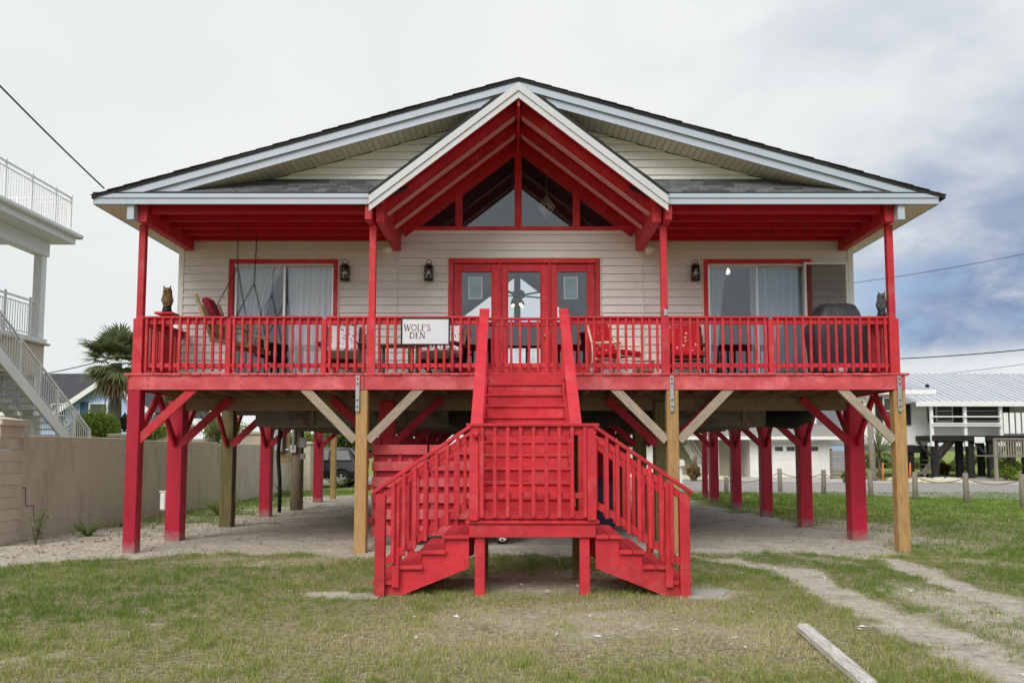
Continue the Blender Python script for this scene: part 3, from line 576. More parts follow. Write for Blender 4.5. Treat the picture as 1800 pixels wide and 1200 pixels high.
for k in range(3):
    q = k*2*math.pi/3+.9; c = Vector((.06+.13*math.cos(q), 19.5+.13*math.sin(q), 4.98)); lathe('lamp_shade', [(.025, .1), (.05, .05), (.065, 0)], c, BRONZE, fan, 10); lathe('bulb', [(.01, .03), (.03, .0), (.035, -.03), (.015, -.06)], c, BULB, fan, 10)
lmp = thing('room_lamp', 'lit ceiling bulb glowing behind the right sliding door', 'lamp', P(1279, 477, 16.6)); c = lmp.location
lathe('bulb', [(.02, .05), (.045, .02), (.05, -.02), (.02, -.06)], c, BULB, lmp, 12); lathe('lamp_base', [(.03, .055), (.05, .09), (.05, 5.30-c.z)], c, WHITE, lmp, 12)
def curtain(name, a0, a1, b0, b1, z0, z1, y, mat, label):
    V = []; F = []; n = 64; m = 8
    for j in range(m+1):
        t = j/m; xa = a0+(b0-a0)*t**.7; xb = a1+(b1-a1)*t**.7
        for i in range(n+1):
            s = i/n; V.append((xa+(xb-xa)*s, y+.035*math.sin(s*38+.6*t)+.018*math.sin(s*91+2*t), z1+(z0-z1)*t))
    for j in range(m):
        for i in range(n): q = j*(n+1)+i; F.append([q, q+1, q+n+2, q+n+1])
    o = raw(name, V, F, mat, None, True, False); sm = o.modifiers.new('thick', 'SOLIDIFY'); sm.thickness = .004; return tag(o, label, 'curtain')
curtain('curtain', -5.08, -4.28, -5.08, -4.82, 2.84, 4.93, DW+.135, CURTW, 'white curtain swept aside behind the sliding door by the porch swing')
curtain('curtain', -4.16, -3.34, -4.16, -3.34, 2.84, 4.93, DW+.135, CURTW, 'white curtain hanging straight beside the adirondack chair')
curtain('curtain', 3.50, 3.88, 3.50, 3.62, 2.84, 4.93, DW+.135, CURTB, 'narrow blue-grey curtain tied back by the lit ceiling bulb')
curtain('curtain', 4.28, 5.24, 4.30, 5.24, 2.84, 4.93, DW+.135, CURTB, 'wide blue-grey curtain hanging behind the leaning screen door')
# --- porch posts and beams
PX = (-6.0, -2.30, 2.37, 6.0)
for x in PX: box('porch_post', x-.052, x+.052, D0-.052, D0+.052, DECK, 5.20, RED, house, .006)
for x, s in ((-5.93, 1), (5.93, -1), (-2.16, 1), (2.24, -1)):
    b = box('porch_beam', x-.07, x+.07, D0-.22, DW-.022, 5.20, 5.50, RED, house)
    xe = x-.13*s if abs(x) > 3 else x-.16*s
    box('beam_cap', xe-.055, xe+.055, D0-.36, D0-.20, 5.20, 5.455, FASC if abs(x) > 3 else RED, b)
    if abs(x) < 3: box('beam_cap', xe-.054, xe+.054, D0-.199, D0+.06, 5.201, 5.45, RED, b)
for a, b in ((-5.85, -2.24), (2.32, 5.85)):
    for y in (13.28, 13.72, 14.18, 14.62, 15.02): box('ceiling_joist', a, b, y-.025, y+.025, 5.36, 5.52, REDC, house)
    box('porch_ceiling', a-.02, b+.02, 13.06, DW-.03, 5.521, 5.545, REDC, house)
# --- roof
FY = 13.00
roof = raw('main_roof', sum([[(XC+s*0, y, RIDGE+dz), (XC+s*6.68, y, RIDGE-SL*6.68+dz)] for s in (-1, 1) for y in (FY-.06, DB+.8) for dz in (0, -.045)], []),
           [(0, 1, 3, 2), (4, 5, 7, 6), (0, 1, 5, 4), (2, 3, 7, 6), (1, 5, 7, 3), (8, 9, 11, 10), (12, 13, 15, 14), (8, 9, 13, 12), (10, 11, 15, 14), (9, 13, 15, 11)], SHDK, house)
for s in (-1, 1):
    for k in range(26):      # ragged shingle butts along the rake
        t0 = k*6.68/26; t1 = (k+1)*6.68/26+.012; e = random.uniform(0, .004)
        beam('shingle', (XC+s*t0, FY+.10, RIDGE-SL*t0+.004+e), (XC+s*t1, FY+.10, RIDGE-SL*t1+.014+e), .34+e*8, .013, SHDK, roof)
    for off, th, yy, mt in ((.045, .115, FY-.025, FASC), (.16, .125, FY+.02, FASC)):
        xq, xr = (RIDGE-off-5.603)/SL, (RIDGE-off-th*1.02-5.603)/SL; prism('rake_board', [(XC, RIDGE-off), (XC+s*xq, RIDGE-SL*xq-off), (XC+s*xr, RIDGE-SL*xr-off-th*1.02), (XC, RIDGE-off-th*1.02)], 'y', yy-.015, yy+.015, mt, roof)
    for k in range(51):      # soffit boards under the rake, running front to back
        t0 = .35+k*.1; z = lambda t: RIDGE-SL*t-.275
        beam('soffit_board', (XC+s*t0, FY+.30, z(t0)), (XC+s*(t0+.094), FY+.30, z(t0+.094)), .53, .012, SOF, roof, c=.003)
    # eave soffit and fascia along the side
    so_ = box('side_soffit', s*6.13, s*6.60, FY+3.0, DB+.7, 5.43, 5.445, SOF, roof)
    for k in range(30): box('soffit_board', s*6.13, s*6.60, FY+.03+k*.099, FY+.03+k*.099+.094, 5.43, 5.443, SOF, so_, .003)
    box('side_fascia', s*6.60, s*6.63, FY-.03, DB+.75, 5.425, 5.585, FASC, roof)
# front fascia on both porch wings
for a, b in ((-6.63, -2.20), (2.28, 6.63)):
    f = box('front_fascia', a, b, FY-.03, FY, 5.43, 5.525, FASC, house); box('fascia_lip', a-.005, b+.005, FY-.05, FY-.005, 5.526, 5.60, FASC, f); box('drip_edge', a, b, FY-.055, FY+.02, 5.601, 5.618, SHDK, f)
for s in (-1, 1): prism('fascia_return', [(s*6.62, 5.60), (s*6.0, 5.60), (s*6.0, 5.60+.16)], 'y', FY-.02, FY+.02, WHITE, house)
# pent roofs with shingle courses
GY = 13.58; PZ0, PZ1 = 5.615, 6.01
for s in (-1, 1):
    pr = raw('pent_roof', [(XC+s*2.0, FY+.0, PZ0-.02), (XC+s*6.45, FY, PZ0-.02), (XC+s*4.75, GY+.03, PZ1), (XC+s*1.65, GY+.03, PZ1), (XC+s*2.0, FY, PZ0-.05), (XC+s*6.45, FY, PZ0-.05), (XC+s*4.75, GY+.03, PZ1-.04), (XC+s*1.65, GY+.03, PZ1-.04)],
             [(0, 1, 2, 3), (7, 6, 5, 4), (0, 4, 5, 1), (2, 6, 7, 3), (1, 5, 6, 2), (0, 3, 7, 4)], SHDK, house)
    nc = 6
    for k in range(nc):
        t0, t1 = k/nc, (k+1.25)/nc; xa = 2.05-.40*t0; xb = 6.45-1.75*t0; x = xa-random.uniform(0, .25)
        y0 = FY-.03+(GY-FY)*t0; y1 = FY-.03+(GY-FY)*min(t1, 1.05); z0_ = PZ0+(PZ1-PZ0)*t0; z1_ = PZ0+(PZ1-PZ0)*min(t1, 1.05)
        while x < xb:
            wl = random.choice((.16, .2, .24, .3)); a = max(x, xa); b = min(x+wl-.006, xb); x += wl
            if b-a < .03: continue
            e = random.choice((0, 0, .006, .012)); a2, b2 = XC+s*a, XC+s*b
            raw('shingle', [(a2, y0, z0_+.012+e), (b2, y0, z0_+.012+e), (b2, y1, z1_+.004), (a2, y1, z1_+.004), (a2, y0, z0_-.004), (b2, y0, z0_-.004), (b2, y1, z1_-.006), (a2, y1, z1_-.006)],
                [(0, 1, 2, 3), (7, 6, 5, 4), (0, 4, 5, 1), (2, 6, 7, 3), (1, 5, 6, 2), (0, 3, 7, 4)], SHING, pr)
# gable wall: tapering lapped boards between main roof and porch gable
for s in (-1, 1):
    gw = None
    for k in range(11):
        z0_, z1_ = 5.96+k*.13, 5.96+k*.13+.128; zc = min(z1_, RIDGE-.36)
        i0 = (DR-.12-z0_)/DS; i1 = (DR-.12-z1_)/DS; o0 = (RIDGE-.295-z0_)/SL; o1 = (RIDGE-.295-z1_)/SL
        if o1 < i1+.05: break
        A = [(XC+s*x, y, z) for x, y, z in ((i0, GY-.030, z0_+.007), (o0, GY-.030, z0_+.007), (o1, GY-.006, z1_), (i1, GY-.006, z1_), (i0, GY+.02, z0_), (o0, GY+.02, z0_), (o1, GY+.02, z1_), (i1, GY+.02, z1_))]
        o = raw('gable_wall' if gw is None else 'siding_board', A, [(0, 1, 2, 3), (7, 6, 5, 4), (0, 4, 5, 1), (2, 6, 7, 3), (1, 5, 6, 2), (0, 3, 7, 4)], SIDC, house if gw is None else gw)
        gw = gw or o
# porch gable: roof slabs, barge boards, vaulted ceiling, rafters, ridge
BY = 12.92; DE = 2.30
for s in (-1, 1):
    def ds(t, dz): return (XC+s*t, RIDGE*0+DR-DS*t+dz)
    dr = raw('porch_gable_roof', [(*(ds(t, dz)[:1]), y, ds(t, dz)[1]) for y in (BY-.03, DW+.4) for dz in (.0, -.075) for t in (0, DE+.02)], [(0, 1, 3, 2), (4, 5, 7, 6), (0, 1, 5, 4), (2, 3, 7, 6), (1, 5, 7, 3), (0, 4, 6, 2)], SHDK, house)
    for k in range(16):
        t0 = .3+k*.127; e = random.uniform(0, .012)
        beam('shingle', (XC+s*t0, BY+.16, DR-DS*t0+.030+e), (XC+s*(t0+.135), BY+.16, DR-DS*(t0+.135)+.036+e), .34, .065, SHDK, dr)
    nrm = Vector((-s*DS, 0, -1)).normalized()
    for off, th, yy in ((.055, .10, BY-.045), (.150, .085, BY-.02)):
        o2 = (off-th/2)*1.27; t2 = th*1.27; xq = DE+.03; prism('barge_board', [(XC, DR-o2), (XC+s*xq, DR-DS*xq-o2), (XC+s*xq, DR-DS*xq-o2-t2), (XC, DR-o2-t2)], 'y', yy-.016, yy+.016, BARGE, dr)
    raw('vault_ceiling', [(XC, BY, DR-.10), (XC+s*DE, BY, DR-DS*DE-.10), (XC+s*DE, DW-.03, DR-DS*DE-.10), (XC, DW-.03, DR-.10), (XC, BY, DR-.08), (XC+s*DE, BY, DR-DS*DE-.08), (XC+s*DE, DW-.03, DR-DS*DE-.08), (XC, DW-.03, DR-.08)],
        [(0, 1, 2, 3), (7, 6, 5, 4), (0, 4, 5, 1), (2, 6, 7, 3), (1, 5, 6, 2), (0, 3, 7, 4)], REDC, dr)
    for y in (13.42, 14.22):
        rf = beam('rafter', (XC+s*.03, y, DR-.235), (XC+s*2.24, y, DR-.235-DS*2.21), .10, .17, RED, dr); beam('worn_edge', (XC+s*.06, y, DR-.348-.02), (XC+s*2.12, y, DR-.348-.02-DS*2.06), .17, .014, FADESTRIP, rf)
    box('valley_board', XC+s*2.12, XC+s*2.18, BY+.06, DW-.03, 5.46, 5.62, RED, dr)
box('ridge_board', XC-.022, XC+.022, BY+.02, DW-.06, DR-.36, DR-.10, RED, house)
# --- deck railing
RT = 3.715
def railing(x0, x1, y=D0, mat=RED, step=.128):
    r = box('railing', x0, x1, y-.075, y+.055, RT-.035, RT, mat, house)
    box('rail', x0, x1, y-.03, y+.01, RT-.125, RT-.036, mat, r); box('rail', x0, x1, y-.03, y+.01, 2.895, 2.965, mat, r)
    n = max(1, round((x1-x0)/step))
    for k in range(n):
        x = x0+(k+.5)*(x1-x0)/n+random.uniform(-.006, .006); z0_ = 2.82+random.uniform(-.004, .012)
        o = box('baluster', x-.02, x+.02, y-.072, y-.032, 2.835, RT-.036, mat, r); o.location.z += random.uniform(-.006, 0); o.rotation_euler.y = random.gauss(0, .004)
    return r
for a, b in ((-5.94, -4.62), (-4.54, -3.10), (-3.02, -2.36), (-2.24, -.55), (.81, 2.31), (2.43, 4.02), (4.10, 5.94)): railing(a, b)
for x in (-4.58, -3.06, 4.06): box('railing_post', x-.042, x+.042, D0-.045, D0+.045, DECK, RT-.036, RED, house)
for x in (-2.30, 2.37): box('railing_post', x-.07, x+.07, D0-.085, D0-.055, 2.70, RT-.037, RED, house)
for x in (-6.0, 6.0): box('railing_post', x-.075, x+.075, D0-.09, D0-.055, 2.70, RT-.037, RED, house)
for s in (-1, 1):
    r = box('railing', s*5.94, s*6.07, D0+.06, DW-.03, RT-.036, RT-.001, RED, house); box('rail', s*5.99, s*6.03, D0+.06, DW-.03, RT-.125, RT-.037, RED, r); box('rail', s*5.99, s*6.03, D0+.06, DW-.03, 2.895, 2.965, RED, r)
    for k in range(13): y = D0+.15+k*.125; box('baluster', s*6.032, s*6.072, y-.02, y+.02, 2.835, RT-.037, RED, r)
    if s < 0:
        box('railing_post', -6.06, -5.95, 14.36, 14.47, DECK, 3.90, RED, house)
box('owl_shelf', -6.16, -5.85, 14.24, 14.56, 3.902, 3.94, RED, house)
gate = box('stair_gate', -.45, .70, D0-.06, D0+.01, 3.655, 3.695, RED, house)
for z in (2.90, 3.56): box('rail', -.45, .70, D0-.02, D0+.012, z, z+.07, RED, gate)
for k in range(8): x = -.36+k*.142; box('baluster', x-.02, x+.02, D0-.062, D0-.021, 2.83, 3.654, RED, gate)
# --- upper flight
SX0, SX1, SXC = -.47, .73, .13
LY0, LY1, LZ = 9.42, 10.76, .825
st = box('upper_stairs', SX0, SX1, D0-.14, D0-.115, 2.55, 2.80, RED, house)
NR = 11; rise = (DECK-LZ)/NR; run = (D0-.12-LY1)/(NR-1)
for k in range(1, NR):
    z = DECK-k*rise; y = D0-.12-k*run
    box('tread', SX0+.02, SX1-.02, y-.03, y+run+.0, z-.035, z, TREAD, st)
    box('riser', SX0+.03, SX1-.012-.012*(k % 2), y+.0, y+.02, z-rise+.001, z-.036, RED, st)
for x in (SX0, SX1):
    beam('stringer', (x, D0-.10, 2.62), (x, LY1+.02, LZ-.03), .045, .27, RED, st)
    sg = -1 if x < 0 else 1; xr = x+sg*.03
    b = beam('handrail', (xr, D0-.02, 3.83), (xr, LY1-.02, LZ+1.07), .155, .04, REDB, st); beam('rail_skirt', (xr-sg*.05, D0-.03, 3.73), (xr-sg*.05, LY1, LZ+.97), .035, .12, RED, st)
    box('newel', xr-.05, xr+.05, D0-.19, D0-.10, 2.72, 3.78, RED, st); box('newel', xr-.045, xr+.045, 12.02, 12.11, 1.75, 2.82, RED, st)
# --- landing
ld = box('landing', -.56, .92, LY0-.03, LY1+.03, LZ-.038, LZ, RED, house)
for k in range(8): box('landing_board', -.50, .86, LY0+.03+k*.165, LY0+.03+k*.165+.158, LZ+.001, LZ+.012, RED, ld, .003)
box('rim', -.52, .88, LY0, LY0+.04, LZ-.19, LZ-.039, RED, ld); box('rim', -.52, .88, LY1-.04, LY1, LZ-.19, LZ-.039, RED, ld)
for x in (-.52, .84): box('rim', x, x+.04, LY0+.041, LY1-.041, LZ-.19, LZ-.039, RED, ld)
for x in (-.40, .76):
    box('landing_post', x-.055, x+.055, LY0+.041, LY0+.15, -.2, LZ-.04, RED, ld); box('landing_post', x-.055, x+.055, LY1-.15, LY1-.041, -.2, LZ-.04, GREENW, ld)
LT = LZ+1.065
cap = box('landing_railing', -.55, .92, LY0-.09, LY0+.05, LT-.035, LT, RED, ld)
box('rail', -.40, .78, LY0-.03, LY0+.01, LT-.13, LT-.036, RED, cap); box('rail', -.40, .78, LY0-.03, LY0+.01, LZ+.24, LZ+.30, RED, cap); box('rail', -.40, .78, LY0-.045, LY0+.005, LZ+.015, LZ+.06, RED, cap)
for k in range(9): x = -.375+k*.142; box('baluster', x-.021, x+.021, LY0-.075, LY0-.031, LZ+.03, LT-.036, RED, cap)
for x in (-.465, .835):
    for y in (LY0-.02, LY1-.06): box('newel', x-.05, x+.05, y-.045, y+.055, LZ+.001, LT-.036, RED, cap)
lathe('rail_knob', [(.015, -.05), (.035, -.03), (.045, 0), (.03, .03)], (-.44, LY0-.10, LT-.12), RED, cap, 12)
# --- lower flights, one to each side
for s, xe in ((-1, -.52), (1, .88)):
    lf = None; rs = LZ/5
    for k in range(1, 5):
        z = LZ-k*rs; xa = xe+s*(k-1)*.255; xb = xe+s*(k*.255+.035)
        for q in range(2):
            w2 = (xb-xa)/2; a = xa+q*w2; o = box('tread' if lf else 'lower_stairs', a+.003, a+w2-.003, LY0-.02, LY1-.03, z-.04, z, TREAD, lf or house)
            lf = lf or o
    for y in (LY0+.03, LY1-.10):
        V2 = [(xe, LZ-.19)]+sum([[(xe+s*(k*.255), LZ-(k-0)*rs-.042), (xe+s*(k*.255), LZ-(k+1)*rs-.042)] for k in range(0, 5)], [])[0:9]
        V2 = [(xe, LZ-rs-.042)]+sum([[(xe+s*k*.255, LZ-k*rs-.042), (xe+s*k*.255, LZ-(k+1)*rs-.042)] for k in range(1, 4)], [])+[(xe+s*1.02, LZ-4*rs-.042), (xe+s*1.02, -.02), (xe+s*.80, -.02), (xe, LZ-rs-.36)]
        prism('stringer', V2, 'y', y, y+.045, RED, lf)
    for k in range(1, 5): x = xe+s*(k-1)*.255; box('riser', x+s*.0, x+s*.02, LY0+.08, LY1-.11, LZ-(k)*rs+.002, LZ-(k-1)*rs-.045, RED, lf) if k > 1 else None
    for y in (LY0-.03, LY1-.06):
        xo = xe+s*.97; box('newel', xo-.055, xo+.055, y-.04, y+.06, -.15, 1.12, RED, lf); xm = xe+s*.80; box('newel', xm-.04, xm+.04, y-.02, y+.05, .10, 1.20, RED, lf)
        top0, top1 = Vector((xe-s*.02, y, LT-.03)), Vector((xo+s*.09, y, 1.125)); r = beam('handrail', top0, top1, .13, .038, RED, lf)
        sl_ = (top1.z-top0.z)/(top1.x-top0.x)
        for dz in (-.11, -.84): beam('rail', (xe+s*.04, y, LT-.03+dz+sl_*s*.06), (xo-s*.04, y, top1.z+dz-sl_*s*.12), .035, .075, RED, r)
        for k in range(7):
            x = xe+s*(.12+k*.118); zt = LT-.05+sl_*(x-top0.x); box('baluster', x-.021, x+.021, y-.06, y-.019, zt-.90, zt-.005, RED, r)
# pallet gates under the deck
def pallet(x0, x1, label, hinge):
    g = thing('slat_gate', label, 'gate', ((x0+x1)/2, 13.62, .24))
    for k in range(6): box('slat', x0, x1, 13.60, 13.625, .235+k*.257, .235+k*.257+.155+random.uniform(-.006, .006), REDF, g)
    for x in (x0+.02, (x0+x1)/2-.03, x1-.08): box('upright', x, x+.06, 13.627, 13.67, .24, 1.66, RED, g)
    for k in range(5): box('back_slat', x0+.02, x1-.02, 13.672, 13.69, .375+k*.257, .375+k*.257+.15, PILE, g)
    for zz, sg in ((1.36, 1), (.44, -1)):
        for xx, dx in ((x0+.08, .22), (x1-.08, -.22)): beam('corner_brace', (xx, 13.65, zz-.10*sg), (xx+dx, 13.65, zz+.09*sg), .03, .05, REDF, g)
    if hinge:
        for z in (.48, 1.0, 1.5): prism('hinge', [(x0-.11, z-.035), (x0-.05, z-.05), (x0+.02, z-.03), (x0+.02, z+.03), (x0-.05, z+.05), (x0-.11, z+.035)], 'y', 13.575, 13.595, REDF, g)
pallet(-2.31, -1.42, 'red slatted pallet gate hinged to the pine post', True); pallet(-1.39, -.52, 'red slatted pallet gate half hidden behind the stair railing', False)
# --- lanterns and floodlights
def lantern(x, z, label):
    t = thing('wall_lantern', label, 'lantern', (x, DW-.03, z), 'cage lanterns on the porch wall'); y = DW-.13; c = Vector((x, y, z))
    lathe('cap', [(.03, .16), (.05, .155), (.075, .12), (.085, .10)], c, BRONZE, t, 14); lathe('base', [(.085, -.16), (.085, -.14), (.06, -.135)], c, BRONZE, t, 14); lathe('glass_shade', [(.07, -.135), (.072, .10)], c, GLASS, t, 14); lathe('bulb', [(.012, -.06), (.03, -.02), (.028, .03), (.012, .06)], c, PWHITE, t, 10)
    for k in range(8): q = k*math.pi/4+.2; e = Vector((.083*math.cos(q), .083*math.sin(q), 0)); tube('cage_bar', [c+e+Vector((0, 0, -.15)), c+e+Vector((0, 0, .11))], .005, BRONZE, t, 5)
    for dz in (-.07, .02): tube('cage_ring', [c+Vector((.084*math.cos(q*.5236), .084*math.sin(q*.5236), dz)) for q in range(12)], .005, BRONZE, t, 5, True, True)
    tube('handle', [c+Vector((.055*math.cos(q*math.pi/8), 0, .15+.09*math.sin(q*math.pi/8))) for q in range(9)], .007, BRONZE, t, 6); box('wall_plate', x-.04, x+.04, DW-.035, DW-.021, z-.05, z+.10, BRONZE, t); tube('arm', [(x, DW-.03, z+.14), (x, y, z+.17)], .01, BRONZE, t, 6)
LS = .96
for u, lb in ((607, 'black cage lantern beside the sliding door with white curtains'), (754, 'black cage lantern left of the french doors'), (1222, 'black cage lantern beside the sliding door with blue curtains')):
    q = P(u, 479, DW-.1); lantern(q.x, q.z, lb); t_ = bpy.data.objects[[o.name for o in bpy.data.objects if o.name.startswith('wall_lantern')][-1]]; t_.scale = (LS, LS, LS)
for u, lb, s in ((684, 'white porch floodlight under the beam near the french-door lantern', -1), (1140, 'white porch floodlight under the beam right of the french doors', 1)):
    q = P(u, 438, 14.7); t = thing('floodlight', lb, 'light', q, 'floodlights under the porch beams')
    tube('lamp_head', [q+Vector((0, .05, .02)), q+Vector((0, -.02, -.02)), q+Vector((.01*s, -.10, -.06)), q+Vector((.015*s, -.13, -.075))], [.035, .055, .085, .09], SOF, t, 12); tube('bracket', [q+Vector((0, .05, .02)), q+Vector((0, .06, 5.2-q.z))], .025, WHITE, t, 8)
q = P(1170, 548, D0-.06); t = thing('thermometer', 'small grey gauge screwed to the porch post by the red chairs', 'gauge', q); box('gauge_body', q.x-.025, q.x+.03, D0-.07, D0-.053, q.z-.06, q.z+.05, GALV, t); tube('gauge_knob', [(q.x+.02, D0-.08, q.z+.06), (q.x+.02, D0-.06, q.z+.06)], .014, BLACK, t)
q = P(1368, 412, 14.3)
for xx, yy, lb in ((4.38, 14.18, 'empty swing hook over the blue-curtained sliding door'), (4.78, 13.72, 'empty swing hook in the ceiling nearer the covered grill')): tag(tube('swing_hook', [(xx, yy, 5.37), (xx, yy, 5.28), (xx+.02, yy, 5.24), (xx, yy, 5.20), (xx-.015, yy, 5.23)], .008, BLACK, None, 6), lb, 'hook', 'empty swing hooks')
# leaning screen door
sc = thing('screen_door', 'white framed insect screen leaning on the wall by the covered grill', 'screen', (5.55, DW-.1, DECK)); f = rect_frame('frame', 5.20, 6.0, DECK+.02, 4.98, DW-.10, DW-.075, .045, WHITE, sc); pane('mesh', [(5.24, DW-.088, 2.86), (5.96, DW-.088, 2.86), (5.96, DW-.088, 4.94), (5.24, DW-.088, 4.94)], SCREEN, f)
# --- covered grill
gc = thing('covered_grill', 'barbecue grill under a creased black cover at the porch corner', 'grill', (5.47, 14.35, DECK))
def cover(cx, cy, prof, nseg=40):
    V = []; F = []
    for j, (hx, hy, z, pw) in enumerate(prof):
        for k in range(nseg):
            q = 2*math.pi*k/nseg; c, s = math.cos(q), math.sin(q); r = (abs(c)**pw+abs(s)**pw)**(-1/pw); fold = 1+.045*math.sin(k*1.3+j*.9+2*math.sin(k*.5))*min(1, (len(prof)-j)/4)
            V.append((cx+hx*r*c*fold, cy+hy*r*s*fold, z+.012*math.sin(k*1.7+j)))
    m = len(prof)
    for j in range(m-1):
        for k in range(nseg): F.append([j*nseg+k, j*nseg+(k+1) % nseg, (j+1)*nseg+(k+1) % nseg, (j+1)*nseg+k])
    F.append([(m-1)*nseg+k for k in range(nseg)]); return V, F
V_, F_ = cover(5.47, 14.35, [(.44, .30, 2.90, 6), (.45, .31, 3.2, 6), (.46, .32, 3.45, 6), (.465, .33, 3.62, 6), (.44, .32, 3.70, 8), (.40, .31, 3.76, 8), (.34, .28, 3.93, 8), (.29, .23, 4.04, 8), (.25, .19, 4.06, 6)]); raw('fabric_cover', V_, F_, COVER, gc, True)
for x in (5.14, 5.80):
    for y in (14.15, 14.55): tube('leg', [(x, y, 2.80), (x, y, 2.95)], .025, BLACK, gc)
tube('tank', [(5.5, 14.0, 2.92), (5.3, 14.0, 2.92)], [.05, .05], WHITE, gc, 10)
# --- owls
def owl(p, body, label, s=1., dark=BLACK):
    t = thing('owl_decoy', label, 'owl decoy', p, 'plastic owls on the porch rail'); c = Vector(p)
    lathe('stump', [(.08*s, 0), (.082*s, .04*s), (.065*s, .11*s)], c, dark, t, 12); b = lathe('body', [(.045*s, .09*s), (.07*s, .13*s), (.088*s, .20*s), (.09*s, .26*s), (.082*s, .31*s), (.076*s, .335*s), (.078*s, .37*s), (.072*s, .405*s), (.05*s, .43*s), (.02*s, .437*s)], c, body, t, 16, 1, .85)
    for sg in (-1, 1):
        tube('ear_tuft', [c+Vector((sg*.045*s, -.02*s, .415*s)), c+Vector((sg*.062*s, -.02*s, .475*s))], [.02*s, .004*s], body, t, 7); lathe('eye', [(.004*s, -.012*s), (.014*s, 0), (.004*s, .012*s)], c+Vector((sg*.03*s, -.066*s, .385*s)), M('amber_eye', (.5, .28, .03), .3), t, 8)
        tube('wing', [c+Vector((sg*.07*s, -.005*s, .31*s)), c+Vector((sg*.085*s, 0, .22*s)), c+Vector((sg*.05*s, .03*s, .10*s))], [.014*s, .026*s, .01*s], body, t, 8)
    tube('beak', [c+Vector((0, -.065*s, .365*s)), c+Vector((0, -.09*s, .34*s))], [.012*s, .003*s], dark, t, 6)
OWLB = M('mottled_brown_owl', (.30, .20, .09), .8, .5, 40, ov=.02, col2=(.10, .06, .03), f2=(.48, .56), ns2=28); OWLG = M('dark_grey_owl', (.06, .06, .06), .7, .4, 40, ov=.02, col2=(.35, .34, .32), f2=(.60, .66), ns2=20)
owl((-6.0, 14.38, 3.941), OWLB, 'brown mottled owl decoy on the small red shelf'); owl((5.845, 13.37, 3.716), OWLG, 'dark grey owl decoy beside the corner post above the grill', .85)
# --- WOLF'S DEN sign
sg_ = thing('name_sign', "white board sign reading WOLF'S DEN in a black frame on the railing", 'sign', (-1.43, D0-.11, 3.27))
a = P(705, 558, D0-.10); b = P(791, 607, D0-.10); sx0, sx1, sz0, sz1 = a.x, b.x, b.z, a.z
box('board', sx0+.02, sx1-.02, D0-.112, D0-.098, sz0+.02, sz1-.02, M('sign_white', (.70, .72, .76), .5, .04, 4, ov=0), sg_, .002); rect_frame('frame', sx0, sx1, sz0, sz1, D0-.125, D0-.093, .024, BLACK, sg_)
INK = M('maroon_ink', (.10, .012, .02), .6, .05, 5, ov=0)
def arc(cx, cy, rx, ry, a0, a1, n=14): return [(cx+rx*math.cos(math.radians(a0+(a1-a0)*i/n)), cy+ry*math.sin(math.radians(a0+(a1-a0)*i/n))) for i in range(n+1)]
T, H = .17, .075   # thick and thin strokes, cap height 1
GL = {'W': (1.35, [([(.12, 1), (.42, 0)], T), ([(.42, 0), (.68, .95)], H), ([(.62, 1), (.92, 0)], T), ([(.92, 0), (1.22, 1)], H), ([(0, 1), (.26, 1)], .06), ([(1.08, 1), (1.34, 1)], .06)]),
 'O': (1.05, [(arc(.5, .5, .42, .46, 0, 180), .12), (arc(.5, .5, .42, .46, 180, 360), .12)]), 'L': (.78, [([(.2, 0), (.2, 1)], T), ([(.06, 1), (.36, 1)], .06), ([(.06, .03), (.68, .03)], .06), ([(.68, 0), (.70, .26)], .06)]),
 'F': (.74, [([(.2, 0), (.2, 1)], T), ([(.06, .97), (.66, .97)], .06), ([(.66, 1), (.67, .76)], .06), ([(.2, .53), (.52, .53)], .06), ([(.06, 0), (.36, 0)], .06), ([(.52, .42), (.52, .64)], .06)]), "'": (.3, [([(.15, 1), (.11, .72)], .12)]),
 'S': (.68, [(arc(.34, .74, .22, .23, 25, 270), .11), (arc(.34, .27, .25, .25, 90, -155), .13), ([(.55, .98), (.55, .72)], .05), ([(.09, .02), (.09, .28)], .05)]),
 'D': (1.0, [([(.2, 0), (.2, 1)], T), (arc(.34, .5, .52, .47, 90, -90), .13), ([(.05, .97), (.36, .97)], .06), ([(.05, .03), (.36, .03)], .06)]),
 'E': (.76, [([(.2, 0), (.2, 1)], T), ([(.06, .97), (.64, .97)], .06), ([(.06, .03), (.68, .03)], .06), ([(.2, .53), (.50, .53)], .06), ([(.64, 1), (.65, .78)], .06), ([(.68, 0), (.70, .25)], .06), ([(.5, .43), (.5, .63)], .06)]),
 'N': (1.05, [([(.2, 0), (.2, 1)], H), ([(.16, 1), (.84, 0)], T), ([(.84, 0), (.84, 1)], H), ([(.03, 1), (.3, 1)], .06), ([(.07, 0), (.34, 0)], .06), ([(.7, 1), (.98, 1)], .06)])}
def write(txt, x, z, cap, y, mat, parent, kx=1.):
    for ch in txt:
        wd_, strokes = GL[ch]; V = []; F = []
        for li, (pts, th) in enumerate(strokes):
            n = len(pts); i0 = len(V); dy = -.0004*li
            for i, p in enumerate(pts):
                p = Vector(p); d = (Vector(pts[min(i+1, n-1)])-Vector(pts[max(i-1, 0)])).normalized(); nn = Vector((-d.y, d.x))*th/2
                for q in (p+nn, p-nn): V.append((x+q.x*cap*kx, y+dy, z+q.y*cap))
            for i in range(n-1): F.append([i0+2*i, i0+2*i+1, i0+2*i+3, i0+2*i+2])
        raw('letter', V, F, mat, parent, fix=False); x += wd_*cap*kx
    return x
wS = sx1-sx0; write("WOLF'S", sx0+.055*wS+.004, sz1-.415*(sz1-sz0)-.030, .235*(sz1-sz0), D0-.1135, INK, sg_, .83); write('DEN', sx0+.17*wS, sz0+.245*(sz1-sz0), .225*(sz1-sz0), D0-.1135, INK, sg_, .93)
